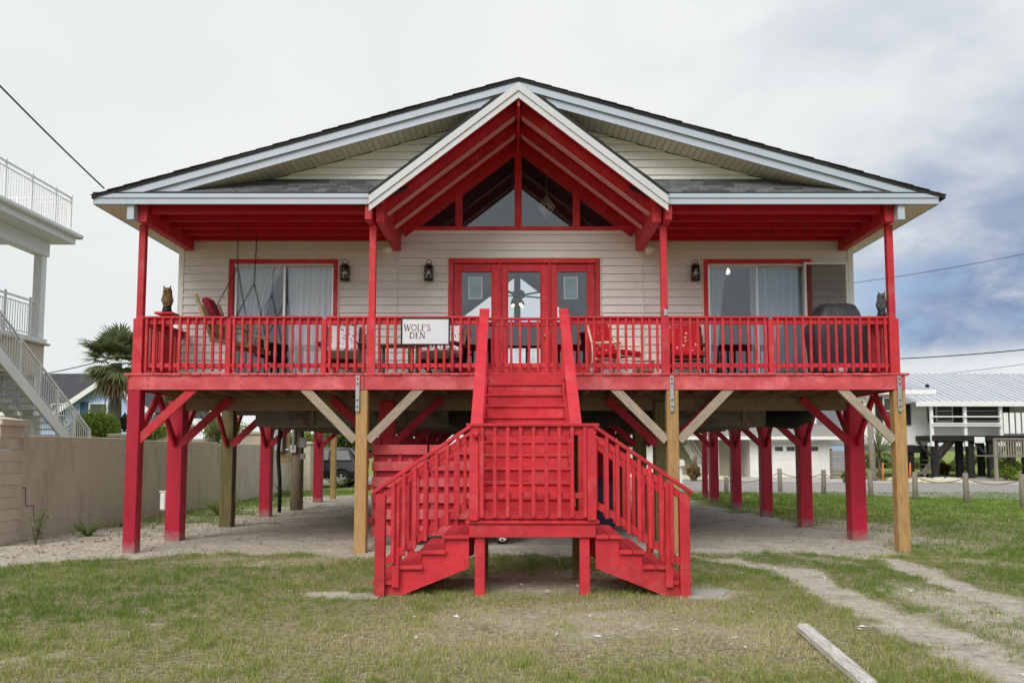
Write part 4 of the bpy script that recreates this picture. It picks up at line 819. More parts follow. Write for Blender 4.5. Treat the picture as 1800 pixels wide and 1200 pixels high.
# --- porch furniture
def adirondack(x, y, rz, label, cushion):
    t = thing('adirondack_chair', label, 'chair', (0, 0, 0), 'brown wooden chairs on the porch'); m = BROWNW
    for sx in (-1, 1):
        beam('leg', (sx*.30, -.38, 0), (sx*.30, -.36, .56), .035, .10, m, t, up=(0, 1, 0)); beam('leg', (sx*.27, .42, 0), (sx*.27, -.40, .40), .03, .12, m, t); beam('arm', (sx*.34, -.48, .57), (sx*.34, .36, .57), .14, .03, m, t)
    for k in range(6): z = .42-.04*k; box('seat_slat', -.27, .27, -.40+k*.115, -.40+k*.115+.10, z-.015, z+.01, m, t)
    for k in range(5):
        xx = -.24+k*.12; hgt = .98+.06*math.cos((k-2)*.9); beam('back_slat', (xx*.9, .22, .24), (xx*1.18, .50, hgt), .10, .022, m, t, up=(0, 1, .4))
    beam('back_rail', (-.30, .33, .60), (.30, .33, .60), .05, .06, m, t); beam('apron', (-.30, -.40, .36), (.30, -.40, .36), .03, .12, m, t)
    if cushion:
        a = beam('back_cushion', (0, .20, .40), (0, .42, .97), .48, .09, FLORAL, t, up=(0, 1, .4), c=.035); box('seat_cushion', -.25, .25, -.36, .2, .44, .51, FLORAL, t, .03)
    t.location = (x, y, DECK+.008); t.rotation_euler.z = rz
adirondack(-2.98, 14.45, .10, 'brown wooden adirondack chair with floral cushion left of the small porch table', True); adirondack(-1.28, 14.45, -.25, 'brown wooden adirondack chair with floral cushion behind the name sign', True)
tb = thing('porch_table', 'small brown wooden table between the adirondack chairs', 'table', (-2.05, 14.4, DECK))
for k in range(5): box('top_slat', -2.35, -1.75, 14.16+k*.1, 14.16+k*.1+.09, 3.36, 3.385, OLDW, tb)
for x in (-2.3, -1.8):
    for y in (14.2, 14.6): box('leg', x-.025, x+.025, y-.025, y+.025, 2.805, 3.359, BROWNW, tb)
# swing hung by chains
sw = thing('porch_swing', 'worn wooden porch swing facing the doors on black chains', 'swing', (-4.65, 14.2, 3.3)); A0 = math.radians(-9)
def sp(l, x, z): return Vector((-4.66+x*math.cos(A0)+z*math.sin(-A0)*-1*.2, 14.17+l, 3.36+z+x*math.sin(A0)))
for k in range(6): beam('seat_slat', sp(-.52, -.26+k*.11, 0), sp(.52, -.26+k*.11, 0), .095, .022, OLDW, sw)
for k in range(8): l = -.48+k*.137; beam('back_slat', sp(l, -.28, .03), sp(l, -.47, .52), .10, .02, OLDW, sw, up=(1, 0, 0))
for z in (.10, .46): beam('back_rail', sp(-.54, -.31-z*.38, z), sp(.54, -.31-z*.38, z), .03, .07, OLDW, sw)
for l in (-.54, .54): beam('arm', sp(l, -.38, .25), sp(l, .34, .22), .09, .035, OLDW, sw); beam('arm_post', sp(l, .28, -.03), sp(l, .28, .21), .05, .05, OLDW, sw); beam('cross_bearer', sp(l, -.32, -.03), sp(l, .36, -.03), .05, .07, OLDW, sw); beam('back_post', sp(l, -.27, -.04), sp(l, -.56, .68), .06, .05, OLDW, sw)
beam('red_cushion', sp(-.1, -.36, .36), sp(-.1, -.52, .68), .36, .11, M('dark_red_cushion', (.22, .01, .025), .8), sw, up=(1, 0, 0), c=.045)
def chain(p0, p1):
    p0, p1 = Vector(p0), Vector(p1); n = max(2, int((p1-p0).length/.055)); V = []; F = []
    d = (p1-p0).normalized(); a = d.orthogonal().normalized(); b_ = d.cross(a)
    for i in range(n):
        c = p0+(p1-p0)*((i+.5)/n); s = a if i % 2 else b_; e = d.cross(s)
        for r0 in (1,):
            i0 = len(V)
            for j in range(8):
                q = j*math.pi/4; ctr = c+d*.036*math.cos(q)+s*.013*math.sin(q)
                for dd in (s*.003+e*.003, -s*.003+e*.003, -s*.003-e*.003, s*.003-e*.003): V.append(ctr+dd)
            for j in range(8):
                for k in range(4): F.append([i0+j*4+k, i0+j*4+(k+1) % 4, i0+((j+1) % 8)*4+(k+1) % 4, i0+((j+1) % 8)*4+k])
    raw('chain', V, F, BLACK, sw)
for l, hk, kn in ((-.50, (-4.60, 13.72, 5.36), P(418, 470, 13.70)), (.50, (-4.56, 14.62, 5.36), P(447, 498, 14.64))):
    chain(hk, kn); chain(kn, sp(l, -.36, .27)); chain(kn, sp(l, .30, .24))
# red printed lawn chairs
def lawn_chair(x, y, rz, mat_f, label):
    t = thing('lawn_chair', label, 'chair', (0, 0, 0), 'lawn chairs with red print cushions')
    for sx in (-1, 1):
        tube('leg', [(sx*.29, -.30, 0), (sx*.29, -.31, .34), (sx*.29, -.29, .56)], .019, mat_f, t); tube('leg', [(sx*.29, .34, 0), (sx*.29, .28, .40), (sx*.29, .30, .60), (sx*.27, .44, .98)], .019, mat_f, t); tube('arm', [(sx*.29, -.33, .565), (sx*.29, -.05, .585), (sx*.29, .30, .60)], [.024, .026, .022], mat_f, t)
    tube('front_bar', [(-.29, -.28, .36), (.29, -.28, .36)], .017, mat_f, t); tube('rear_bar', [(-.29, .26, .34), (.29, .26, .34)], .017, mat_f, t)
    box('seat_cushion', -.27, .27, -.32, .24, .37, .46, PRINT, t, .035); beam('back_cushion', (0, .24, .42), (0, .46, 1.0), .54, .09, PRINT, t, up=(0, 1, .4), c=.035)
    t.location = (x, y, DECK+.008); t.rotation_euler.z = rz
lawn_chair(1.72, 14.35, .75, PWHITE, 'lawn chair with red print cushion and cream tube frame'); lawn_chair(2.95, 14.50, -.12, BLACK, 'lawn chair with red print cushion and black frame')
st_ = thing('side_table', 'low cream side table standing between the red printed chairs', 'table', (2.28, 14.75, DECK))
box('top', 2.05, 2.45, 14.62, 14.9, 3.14, 3.17, PWHITE, st_); [box('leg', x, x+.035, y, y+.035, 2.805, 3.139, PWHITE, st_) for x in (2.06, 2.405) for y in (14.63, 14.86)]
box('shelf_basket', 2.10, 2.40, 14.68, 14.85, 2.95, 3.08, OLDW, st_)
tag(lathe('white_cup', [(.03, 0), (.04, .02), (.042, .11), (.036, .115)], (1.22, 13.55, DECK+.008), WHITE, None, 12), 'small white cup standing on the deck by the stair rail', 'cup')
# --- under the house: cart, bin, meter boxes
ct = thing('garden_cart', 'low red garden cart with white-hubbed wheels parked under the house', 'cart', (-.9, 14.2, .07))
box('tray', -1.85, .0, 13.95, 14.65, .30, .42, PILE, ct); tube('handle', [(-1.85, 14.3, .35), (-2.0, 14.2, .30), (-2.08, 14.1, .6)], .015, BLACK, ct)
def wheel(c, r, wdt, parent, axis_y=True, hub=CHROME, nm='wheel'):
    c = Vector(c); V = []; F = []; n = 24; pr = [(r*.62, -wdt*.5), (r*.93, -wdt*.5), (r, -wdt*.3), (r, wdt*.3), (r*.93, wdt*.5), (r*.62, wdt*.5)]
    for k in range(n):
        q = 2*math.pi*k/n
        for rr, a in pr: V.append(c+(Vector((rr*math.cos(q), a, rr*math.sin(q)))))
    m = len(pr)
    for k in range(n):
        for j in range(m): F.append([k*m+j, k*m+(j+1) % m, ((k+1) % n)*m+(j+1) % m, ((k+1) % n)*m+j])
    o = raw(nm, V, F, RUBBER, parent, True); V = []; F = []
    for k in range(5):
        q = 2*math.pi*k/5+.3; d = Vector((math.cos(q), 0, math.sin(q))); s = Vector((-math.sin(q), 0, math.cos(q)))*r*.11; i0 = len(V)
        for a in (-wdt*.42, -wdt*.2):
            for e in (d*r*.05-s, d*r*.66-s*1.4, d*r*.66+s*1.4, d*r*.05+s): V.append(c+e+Vector((0, a, 0)))
        F += [[i0, i0+1, i0+2, i0+3], [i0+7, i0+6, i0+5, i0+4]]+[[i0+j, i0+(j+1) % 4, i0+4+(j+1) % 4, i0+4+j] for j in range(4)]
    for rr0, rr1 in ((0, .2), (.58, .70)):
        i0 = len(V)
        for k in range(n):
            q = 2*math.pi*k/n
            for rr in (rr0, rr1): V.append(c+Vector((r*rr*math.cos(q), -wdt*.44, r*rr*math.sin(q))))
        for k in range(n): F.append([i0+2*k, i0+2*k+1, i0+2*((k+1) % n)+1, i0+2*((k+1) % n)])
    raw('rim', V, F, hub, o, fix=False); return o
for x in (-1.72, -.22):
    for y in (13.92, 14.68): wheel((x, y, .195), .125, .06, ct, hub=WHITE)
tb_ = thing('trash_bin', 'navy plastic wheeled bin standing under the house by the stairs', 'bin', (1.5, 15.2, .07)); prism('bin_body', [(1.25, .12), (1.72, .12), (1.80, 1.02), (1.18, 1.02)], 'y', 14.95, 15.5, NAVY, tb_); box('lid', 1.15, 1.83, 14.9, 15.55, 1.021, 1.09, NAVY, tb_, .02); box('wheel_axle', 1.22, 1.75, 15.42, 15.56, .072, .2, RUBBER, tb_)
mp_ = thing('meter_pole', 'grey-brown timber pole carrying electric meter boxes beside the piles', 'pole', (-6.1, 22.6, 0)); q = P(521, 895, 22.6)
mpx = q.x; tube('pole', [(mpx, 22.6, -.2), (mpx, 22.6, 2.46)], [.17, .155], DECKUND, mp_, 14); box('back_board', mpx-.42, mpx-.16, 22.4, 22.44, 1.25, 2.35, OLDW, mp_); box('meter_cabinet', mpx-.52, mpx-.30, 22.22, 22.39, 1.55, 2.2, GALV, mp_, .02); tube('conduit', [(mpx-.06, 22.4, 1.6), (mpx-.06, 22.4, 2.46)], .05, ALU, mp_); tube('conduit', [(mpx-.3, 22.35, 1.6), (mpx-.06, 22.4, 1.6)], .03, ALU, mp_); box('junction_box', mpx+.10, mpx+.26, 22.4, 22.5, 1.65, 1.92, GALV, mp_); box('junction_box', mpx+.12, mpx+.24, 22.4, 22.5, 1.35, 1.5, GALV, mp_); box('junction_box', mpx-.15, mpx+.02, 22.36, 22.42, 1.52, 1.72, ALU, mp_)
tag(tube('black_hose', [P(491, 900, 20.4), P(492, 850, 20.4), P(489, 800, 20.4), P(493, 745, 20.4), (P(490, 700, 20.4).x, 20.5, 2.42)], .045, RUBBER, None, 10), 'thick black hose hanging down beside a red pile', 'hose')
q = P(287, 880, 15.35); t = thing('white_box', 'white rounded utility box fixed to the second red pile', 'utility box', q); box('box_body', -6.30, -6.19, 15.05, 15.2, q.z-.15, q.z+.17, WHITE, t, .04); box('box_lid', -6.31, -6.188, 15.045, 15.205, q.z+.171, q.z+.19, WHITE, t, .004)
# timber on the lawn, paving pads
a = Vector((*gpt(1412, 1112), .045)); b = Vector((*gpt(1530, 1215), .035)); tag(beam('old_timber', a, b, .115, .085, M('silver_timber', (.60, .59, .55), .9, .3, 7, (1, 9, 9), .5, 30, .0, col2=(.44, .42, .38)), None, c=.02), 'silver weathered timber lying in the grass', 'timber')
for px, lb in ((((1204, 1033), (1246, 1028), (1284, 1038), (1270, 1049), (1210, 1050)), 'small concrete pad at the foot of the right stair flight'), (((600, 1047), (640, 1043), (668, 1046), (664, 1053), (604, 1054)), 'sand-dusted concrete pad at the foot of the left stair flight')):
    pts = [gpt(*p) for p in px]; m_ = np.mean(np.array(pts), 0); tag(prism('concrete_pad', pts, 'z', -.1, .010+gz(m_[:1], m_[1:])[0], CONC), lb, 'concrete pad')
# ------------------------------------------------------------------ stucco boundary wall
XW = -8.62
bw = thing('stucco_wall', 'tan stucco boundary wall with rain streaks beside the sandy yard', 'wall', (XW-.1, 20, 0))
ys = [14.75, 19.5, 24.5, 29.5, 36.5]
for y0, y1 in zip(ys[:-1], ys[1:]): box('wall_bay', XW-.2, XW, y0+.004, y1-.004, -.3, 1.86-.008*(y0-14), STUCCO, bw, .012)
pr_ = thing('wall_pier', 'tan block pier with flat cap ending the stucco wall', 'pier', (XW-.3, 14.4, 0)); 
for k in range(11): box('block_course', XW-.62, XW+.06, 14.05, 14.74, -.2+k*.2, -.2+k*.2+.196, STUCCO, pr_, .006)
box('cap', XW-.68, XW+.12, 13.99, 14.80, 2.0, 2.10, STUCCO, pr_, .02); raw('cap_top', [(XW-.68, 13.99, 2.101), (XW+.12, 13.99, 2.101), (XW+.12, 14.8, 2.101), (XW-.68, 14.8, 2.101), (XW-.28, 14.4, 2.19)], [(0, 1, 4), (1, 2, 4), (2, 3, 4), (3, 0, 4), (3, 2, 1, 0)], STUCCO, pr_)
CRK = M('crack_dark', (.10, .085, .07), .95)
for a, b in (((XW+.003, 14.78, .95), (XW+.003, 14.95, .93)), ((XW+.003, 14.95, .93), (XW+.003, 14.97, .62)), ((XW+.003, 14.97, .62), (XW+.003, 15.22, .60)), ((XW+.003, 15.22, .60), (XW+.003, 15.25, .36)), ((XW+.003, 15.25, .36), (XW+.003, 15.5, .33))): beam('crack', a, b, .008, .014, CRK, bw, c=.001)
for u, v, d, w_, lb in ((224, 762, 27, .75, 'cream stucco pier with flat cap behind the first red post'), (299, 745, 25, .95, 'tall cream stucco pier between the first two red posts'), (347, 771, 30, .72, 'low cream stucco pier left of the greenish pile'), (452, 758, 29, .8, 'cream stucco pier right of the greenish pile'), (536, 776, 33, .6, 'far cream stucco pier behind the meter pole')):
    q = P(u, v, d); t = thing('garden_pier', lb, 'pier', (q.x, d, 0)); box('shaft', q.x-w_/2, q.x+w_/2, d-w_/2, d+w_/2, -.2, q.z-.12, STUCC2, t, .01); box('cap', q.x-w_/2-.07, q.x+w_/2+.07, d-w_/2-.07, d+w_/2+.07, q.z-.12, q.z, STUCC2, t, .04)
q = P(219, 748, 27); t = thing('pier_lantern', 'black lantern on the cream pier beside the round shrub', 'lantern', q); lathe('lantern_body', [(.10, -.20), (.10, -.17), (.04, -.15), (.09, -.10), (.13, .2), (.16, .22), (.05, .36), (.02, .42)], q, BLACK, t, 8)
# ------------------------------------------------------------------ white neighbour house with balconies and outside stairs
nh = thing('white_balcony_house', 'white neighbour house with stacked balconies and an outside stair', 'house', (-14, 22, 0))
def rail_run(p0, p1, h, parent, step=.115, mat=NWHITE):
    p0, p1 = Vector(p0), Vector(p1); r = beam('balcony_railing', p0+Vector((0, 0, h)), p1+Vector((0, 0, h)), .055, .05, mat, parent)
    for z in (h-.13, .09): beam('rail', p0+Vector((0, 0, z)), p1+Vector((0, 0, z)), .03, .03, mat, r)
    n = int((p1-p0).length/step)
    for k in range(n+1):
        q = p0+(p1-p0)*(k/n); big = k % 10 == 0 or k == n; w_ = .05 if big else .018
        beam('post' if big else 'baluster', q+Vector((0, 0, -.02 if big else .09)), q+Vector((0, 0, h+.09 if big else h-.12)), w_, w_, mat, r, c=.003)
YE = 24.1
sb = box('upper_balcony', -19, -12.85, 12.5, YE+.15, 7.55, 7.86, NWHITE, nh); box('gutter', -12.86, -12.70, 12.5, YE+.32, 7.74, 7.87, NWHITE, sb, .03); box('gutter', -19, -12.7, YE+.14, YE+.32, 7.74, 7.868, NWHITE, sb, .03); box('beam', -13.75, -13.45, 12.5, YE-.1, 7.12, 7.549, NWHITE, sb)
rail_run((-12.95, 18.6, 7.87), (-12.95, YE, 7.87), 1.02, nh); rail_run((-18, YE, 7.87), (-13.0, YE, 7.87), 1.02, nh)
box('column', -13.74, -13.50, YE-.38, YE-.14, 4.75, 7.12, NWHITE, nh); box('column', -13.74, -13.50, 18.0, 18.24, 4.75, 7.12, NWHITE, nh)
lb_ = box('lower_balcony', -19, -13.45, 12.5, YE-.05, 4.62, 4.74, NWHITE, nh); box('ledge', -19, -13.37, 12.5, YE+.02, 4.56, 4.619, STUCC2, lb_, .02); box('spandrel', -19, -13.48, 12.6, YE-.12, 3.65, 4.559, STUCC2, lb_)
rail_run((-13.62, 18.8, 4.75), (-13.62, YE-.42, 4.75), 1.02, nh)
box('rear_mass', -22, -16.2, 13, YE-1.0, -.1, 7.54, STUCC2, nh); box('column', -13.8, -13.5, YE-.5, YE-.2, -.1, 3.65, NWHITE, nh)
bwn = box('underfloor', -19, -14.2, 15, YE-1.1, -.1, 3.64, M('dark_brown_siding', (.16, .115, .08), .8), nh)  # plain dark brown block below the lower balcony
# stair along the side, descending away from the street
S0, S1 = Vector((-13.05, 20.2, 4.6)), Vector((-13.05, 25.9, 1.15)); stn = beam('stair_stringer', S0, S1, .06, .34, NWHITE, nh); beam('stringer', S0+Vector((-1.0, 0, 0)), S1+Vector((-1.0, 0, 0)), .06, .34, NWHITE, stn)
for k in range(20): q = S0+(S1-S0)*((k+.5)/20); box('step', q.x-.98, q.x+.02, q.y-.16, q.y+.16, q.z+.06, q.z+.10, NWHITE, stn)
for dx in (0, -1.0):
    o = Vector((dx, 0, 0)); U = Vector((0, 0, 1)); r = beam('stair_rail', S0+o+U*1.05, S1+o+U*1.05, .06, .05, NWHITE, stn); beam('rail', S0+o+U*.92, S1+o+U*.92, .03, .03, NWHITE, r) ; beam('rail', S0+o+U*.28, S1+o+U*.28, .03, .03, NWHITE, r)
    for k in range(49): q = S0+o+(S1-S0)*(k/48); big = k % 8 == 0; w_ = .055 if big else .02; beam('post' if big else 'baluster', q+U*(.1 if big else .28), q+U*(1.08 if big else .92), w_, w_, NWHITE, r, c=.003)
rail_run((-13.05, 25.95, .95), (-13.05, 27.6, .95), 1.0, stn); beam('rail_end', (-13.05, 27.6, 1.95), (-12.7, 28.3, 1.3), .06, .05, NWHITE, stn)
box('stair_post', -13.6, -13.4, 23.4, 23.6, -.1, 2.5, NWHITE, stn); box('stair_landing', -14.1, -12.95, 25.9, 28.2, .80, .94, NWHITE, stn)
# ------------------------------------------------------------------ blue house
bh = thing('blue_house', 'pale blue clapboard house with dark roof behind the palm', 'house', (-22, 46, 0)); bx0, bx1 = P(118, 700, 44).x, P(262, 700, 44).x; bz = P(150, 716, 44).z; xm = (bx0+bx1)/2; pk = bz+1.55
gb = prism('gable_wall', [(bx0, -.1), (bx1, -.1), (bx1, bz), (xm, pk-.15), (bx0, bz)], 'y', 44, 50, BLUES, bh)
for k in range(34):
    z = .9+k*.15
    if z > pk-.3: break
    hw = (bx1-bx0)/2 if z < bz else (pk-.2-z)/(pk-bz)*(bx1-bx0)/2
    box('clapboard', xm-hw, xm+hw, 43.965, 43.998, z, z+.145, BLUES, gb, .008)
for s in (-1, 1): xe = xm+s*((bx1-bx0)/2+.5); ze = bz-.25; rp = raw('gable_roof', [(xm, 43.5, pk), (xe, 43.5, ze), (xe, 52, ze), (xm, 52, pk), (xm, 43.5, pk-.12), (xe, 43.5, ze-.12), (xe, 52, ze-.12), (xm, 52, pk-.12)], [(0, 1, 2, 3), (7, 6, 5, 4), (0, 4, 5, 1), (2, 6, 7, 3), (1, 5, 6, 2), (0, 3, 7, 4)], ROOFD, bh); beam('rake_trim', (xm, 43.47, pk-.15), (xe, 43.47, ze-.17), .05, .26, NWHITE, rp)
rz = P(100, 655, 49).z; raw('main_roof', [(-38, 49.5, rz), (xm+2, 49.5, rz), (xm+2, 45.0, bz-.2), (-38, 45.0, bz-.2), (-38, 54, bz-.2), (xm+2, 54, bz-.2)], [(0, 1, 2, 3), (0, 4, 5, 1), (3, 2, 5, 4), (1, 5, 2), (0, 3, 4)], ROOFD, bh); box('wing_wall', -37, bx0-.02, 45.6, 53, -.1, bz-.22, BLUES, bh); box('eave_trim', -38, bx0-.3, 44.95, 45.0, bz-.38, bz-.2, NWHITE, bh)
def bg_window(x, y, z, w_, h, parent, shut=None, fr=NWHITE):
    f = rect_frame('window', x-w_/2, x+w_/2, z-h/2, z+h/2, y-.08, y-.01, .07, fr, parent); box('pane', x-w_/2+.06, x+w_/2-.06, y-.05, y-.04, z-h/2+.06, z+h/2-.06, GDARKW, f, .002); box('sash', x-w_/2+.06, x+w_/2-.06, y-.07, y-.052, z-.025, z+.025, fr, f, .002)
    if shut:
        for s in (-1, 1): box('shutter', x+s*(w_/2+.04), x+s*(w_/2+.44), y-.07, y-.015, z-h/2-.04, z+h/2+.04, shut, f, .004)
GDARKW = M('far_window_glass', (.07, .08, .085), .25, .2, 2, spec=.35)
q = P(174, 728, 44); bg_window(q.x, 43.96, q.z-.15, 1.0, 1.5, bh, SHUT); q = P(104, 730, 45.6); bg_window(q.x, 45.6, q.z, .8, 1.3, bh)
# ------------------------------------------------------------------ vegetation
def foliage(name, blobs, n, ls, mat, parent):
    C = np.array([b[0] for b in blobs]); R = np.array([b[1] for b in blobs]); vol = R**2; idx = rng.choice(len(R), n, p=vol/vol.sum())
    d = rng.normal(size=(n, 3)); d /= np.linalg.norm(d, axis=1)[:, None]; rr = rng.random(n)**.45*(1+.12*rng.normal(size=n))
    p = C[idx]+d*(R[idx]*rr)[:, None]*np.array([1, 1, .85]); p[:, 2] = np.maximum(p[:, 2], .02)
    u = rng.normal(size=(n, 3)); u /= np.linalg.norm(u, axis=1)[:, None]; t = np.cross(u, rng.normal(size=(n, 3))); t /= np.linalg.norm(t, axis=1)[:, None]
    s = (ls*rng.uniform(.6, 1.3, n))[:, None]; V = np.stack([p-u*s, p+t*s*.45, p+u*s, p-t*s*.45], 1).reshape(-1, 3); i = np.arange(n)*4
    o = np_mesh(name, V, np.stack([i, i+1, i+2, i+3], -1), mat); return par(o, parent)
def shrub(u, v, d, rpx, label, mat=LEAF, n=5000, ls=.06, flat=1., name='shrub'):
    q = P(u, v, d); r = rpx/FPX*d; t = thing(name, label, 'shrub', (q.x, d, 0)); bl = []
    for k in range(14): a = random.uniform(0, 6.28); e = random.uniform(.1, .75); bl.append(((q.x+r*e*math.cos(a), d+r*e*math.sin(a)*.8, max(.15, q.z-r*.15+r*flat*random.uniform(-.45, .5))), r*random.uniform(.28, .5)))
    foliage('foliage', bl, n, ls, mat, t)
    for k in range(4): a = k*1.6; tube('stem', [(q.x+.05*math.cos(a), d+.05*math.sin(a), -.1), (q.x+r*.4*math.cos(a), d+r*.3*math.sin(a), max(.4, q.z))], [.035, .012], BARK, t, 6)
    return t
shrub(172, 750, 27, 62, 'round bright green shrub behind the tan wall by the white stair', n=12000, flat=.55); shrub(262, 765, 24.5, 30, 'small green shrub behind the wall beside the tall cream pier', n=2600); shrub(395, 765, 31, 44, 'green shrub behind the wall near the greenish pile', n=4000); shrub(520, 775, 34, 26, 'green shrub at the far end of the wall', n=2500)
shrub(1772, 828, 44, 26, 'dense green shrub beside the wooden deck of the white cottage', n=5000, ls=.09); shrub(1218, 828, 43, 15, 'rusty orange shrub by the white mailbox', ORANGE, 1800, .08); shrub(1655, 822, 55, 16, 'reddish shrub under the black-piled cottage', ORANGE, 1500, .1); shrub(1690, 815, 62, 26, 'green hedge shrub seen beneath the cottage', LEAFD, 2500, .12); shrub(1490, 838, 40, 13, 'low dark shrub at the foot of the spiky palm', LEAFD, 1500, .08); shrub(1172, 820, 46, 14, 'small green shrub by the stone pile across the road', LEAF, 1500, .08)
def tree(u, v, d, rpx, label, n=9000):
    q = P(u, v, d); r = rpx/FPX*d; t = thing('leafy_tree', label, 'tree', (q.x, d, 0)); tube('trunk', [(q.x, d, -.1), (q.x+.1, d, q.z*.4), (q.x-.05, d, q.z)], [.16, .12, .06], BARK, t, 8); bl = []
    for k in range(7): a = k*.9; e = Vector((q.x+r*.6*math.cos(a), d+r*.5*math.sin(a), q.z+r*random.uniform(-.3, .5))); tube('limb', [(q.x+.05, d, q.z*.5), e], [.06, .015], BARK, t, 6); bl.append((tuple(e), r*random.uniform(.35, .5)))
    bl += [((q.x+r*random.uniform(-.7, .7), d+r*random.uniform(-.6, .6), q.z+r*random.uniform(-.6, .7)), r*random.uniform(.2, .35)) for k in range(12)]
    foliage('crown', bl, n, .11, LEAFD, t)
tree(620, 775, 40, 52, 'leafy green tree over the dark parked car'); tree(560, 792, 46, 40, 'leafy green tree behind the end of the wall', 5000)
def fan_frond(V, F, base, dirv, L_, nl, droop):
    dirv = dirv.normalized(); side = dirv.cross(Vector((0, 0, 1))); side = side.normalized() if side.length > .01 else Vector((1, 0, 0)); up = side.cross(dirv)
    hub = base+dirv*L_*.5; i0 = len(V); w_ = .016
    V += [base-side*w_, base+side*w_, hub+side*w_, hub-side*w_]; F.append([i0, i0+1, i0+2, i0+3])
    for k in range(nl):
        a = math.radians(-115+230*k/(nl-1)); l = L_*.62*(1-.28*abs(a)/2)*random.uniform(.85, 1.1); d = dirv*math.cos(a)+side*math.sin(a)+up*random.uniform(-.05, .12); p = side*math.cos(a)-dirv*math.sin(a); wv = p*L_*.030
        m = hub+d*l*.55; e = hub+d*l+Vector((0, 0, -droop*l*random.uniform(.5, 1.2))); i0 = len(V); V += [hub-wv*.4, hub+wv*.4, m+wv, m-wv, e]; F += [[i0, i0+1, i0+2, i0+3], [i0+3, i0+2, i0+4]]
def palm(u, v, d, rpx, label, nf=34, dead=16, trunk=.2, skirt=True):
    q = P(u, v, d); r = rpx/FPX*d; t = thing('cabbage_palm', label, 'palm', (q.x, d, 0)); tube('trunk', [(q.x, d, -.1), (q.x+.04, d, q.z*.5), (q.x, d, q.z-.05*r)], [trunk*1.1, trunk, trunk*.9], BARK, t, 12); V = []; F = []
    for k in range(nf):
        a = k*2.4+random.uniform(-.2, .2); el = math.radians(random.uniform(-35, 80)); dv = Vector((math.cos(a)*math.cos(el), math.sin(a)*math.cos(el), math.sin(el))); fan_frond(V, F, q+dv*.05*r, dv, r*random.uniform(.8, 1.08), 30, .22)
    raw('crown', V, F, PALM, t, fix=False); V = []; F = []
    for k in range(dead): a = k*2.4; el = math.radians(random.uniform(-80, -45)); dv = Vector((math.cos(a)*math.cos(el), math.sin(a)*math.cos(el), math.sin(el))); fan_frond(V, F, q+dv*.05*r, dv, r*random.uniform(.7, 1.), 16, .5)
    if dead: raw('dead_fronds', V, F, DEADP, t, fix=False)
palm(205, 636, 30, 66, 'cabbage palm with brown dead skirt beside the blue house', 50, 26); palm(318, 715, 33, 46, 'smaller palm between the second red pile and the shrubs', 22, 4, .15)
def spiky(u, v, d, rpx, label, n=70, mat=YUC, h0=.5, nm='yucca_plant', cat='plant', cone=85):
    q = P(u, v, d); r = rpx/FPX*d; t = thing(nm, label, cat, (q.x, d, 0)); zc = max(.1, q.z); tube('trunk', [(q.x, d, -.1), (q.x, d, zc)], [.10, .07], BARK, t, 8); V = []; F = []
    for k in range(n):
        a = random.uniform(0, 6.28); el = math.radians(random.uniform(90-cone, 88)); dv = Vector((math.cos(a)*math.cos(el), math.sin(a)*math.cos(el), math.sin(el))); l = r*random.uniform(.7, 1.1); s = dv.cross(Vector((0, 0, 1))).normalized()*.028*max(.6, r); b = Vector((q.x, d, zc)); m = b+dv*l*.55; e = b+dv*l-Vector((0, 0, .12*l*random.random())); i0 = len(V); V += [b-s*.6, b+s*.6, m+s, m-s, e]; F += [[i0, i0+1, i0+2, i0+3], [i0+3, i0+2, i0+4]]
    raw('leaves', V, F, mat, t, fix=False)
spiky(178, 742, 31, 38, 'spiky yucca in front of the blue house wall', 60); spiky(375, 762, 30, 52, 'spiky palm behind the wall left of the greenish pile', 70)
spiky(1545, 795, 46, 52, 'spiky pale palm behind the leaning utility pole', 150, YUC, cone=120); spiky(1222, 818, 44, 26, 'bare spiky plant next to the far outside stair', 50, DEADP)
# weeds at the wall
def weed(u, v, label, n, h, sp_, mat=YUC, lw=.012):
    x, y = gpt(u, v); t = thing('weed', label, 'weed', (x, y, 0)); V = []; F = []
    for k in range(n):
        a = random.uniform(0, 6.28); p = Vector((x, y, -.02)); e = Vector((x+sp_*math.cos(a), y+sp_*.6*math.sin(a), h*random.uniform(.6, 1.05))); s = tube('stem', [p, (p+e)/2+Vector((0, 0, h*.1)), e], [.006, .005, .002], LEAFD, t, 5)
        for j in range(11):
            f = .2+.8*j/10; c = p+(e-p)*f; b = random.uniform(0, 6.28); d = Vector((math.cos(b), math.sin(b), random.uniform(-.1, .6))); l = h*.24*random.uniform(.6, 1.1); sd_ = d.cross(Vector((0, 0, 1))).normalized()*lw; i0 = len(V); V += [c, c+d*l*.5+sd_, c+d*l-Vector((0, 0, .2*l)), c+d*l*.5-sd_]; F.append([i0, i0+1, i0+2, i0+3])
    raw('leaves', V, F, mat, t, fix=False)
weed(62, 955, 'tall narrow-leaved weed standing by the cracked wall pier', 7, .62, .18, YUC, .018); weed(155, 942, 'bushy green weed on the sand by the wall', 26, .26, .28, LEAF, .016); weed(212, 925, 'small weed at the wall foot near the first red post', 8, .14, .12, LEAF, .008)
for u, v, lb in ((505, 872, 'tall weeds beside the meter pole'), (590, 858, 'clump of weeds in front of the parked car'), (385, 905, 'spreading weeds at the wall foot by the greenish pile')): weed(u, v, lb, 22, .45, .5, LEAF, .022)
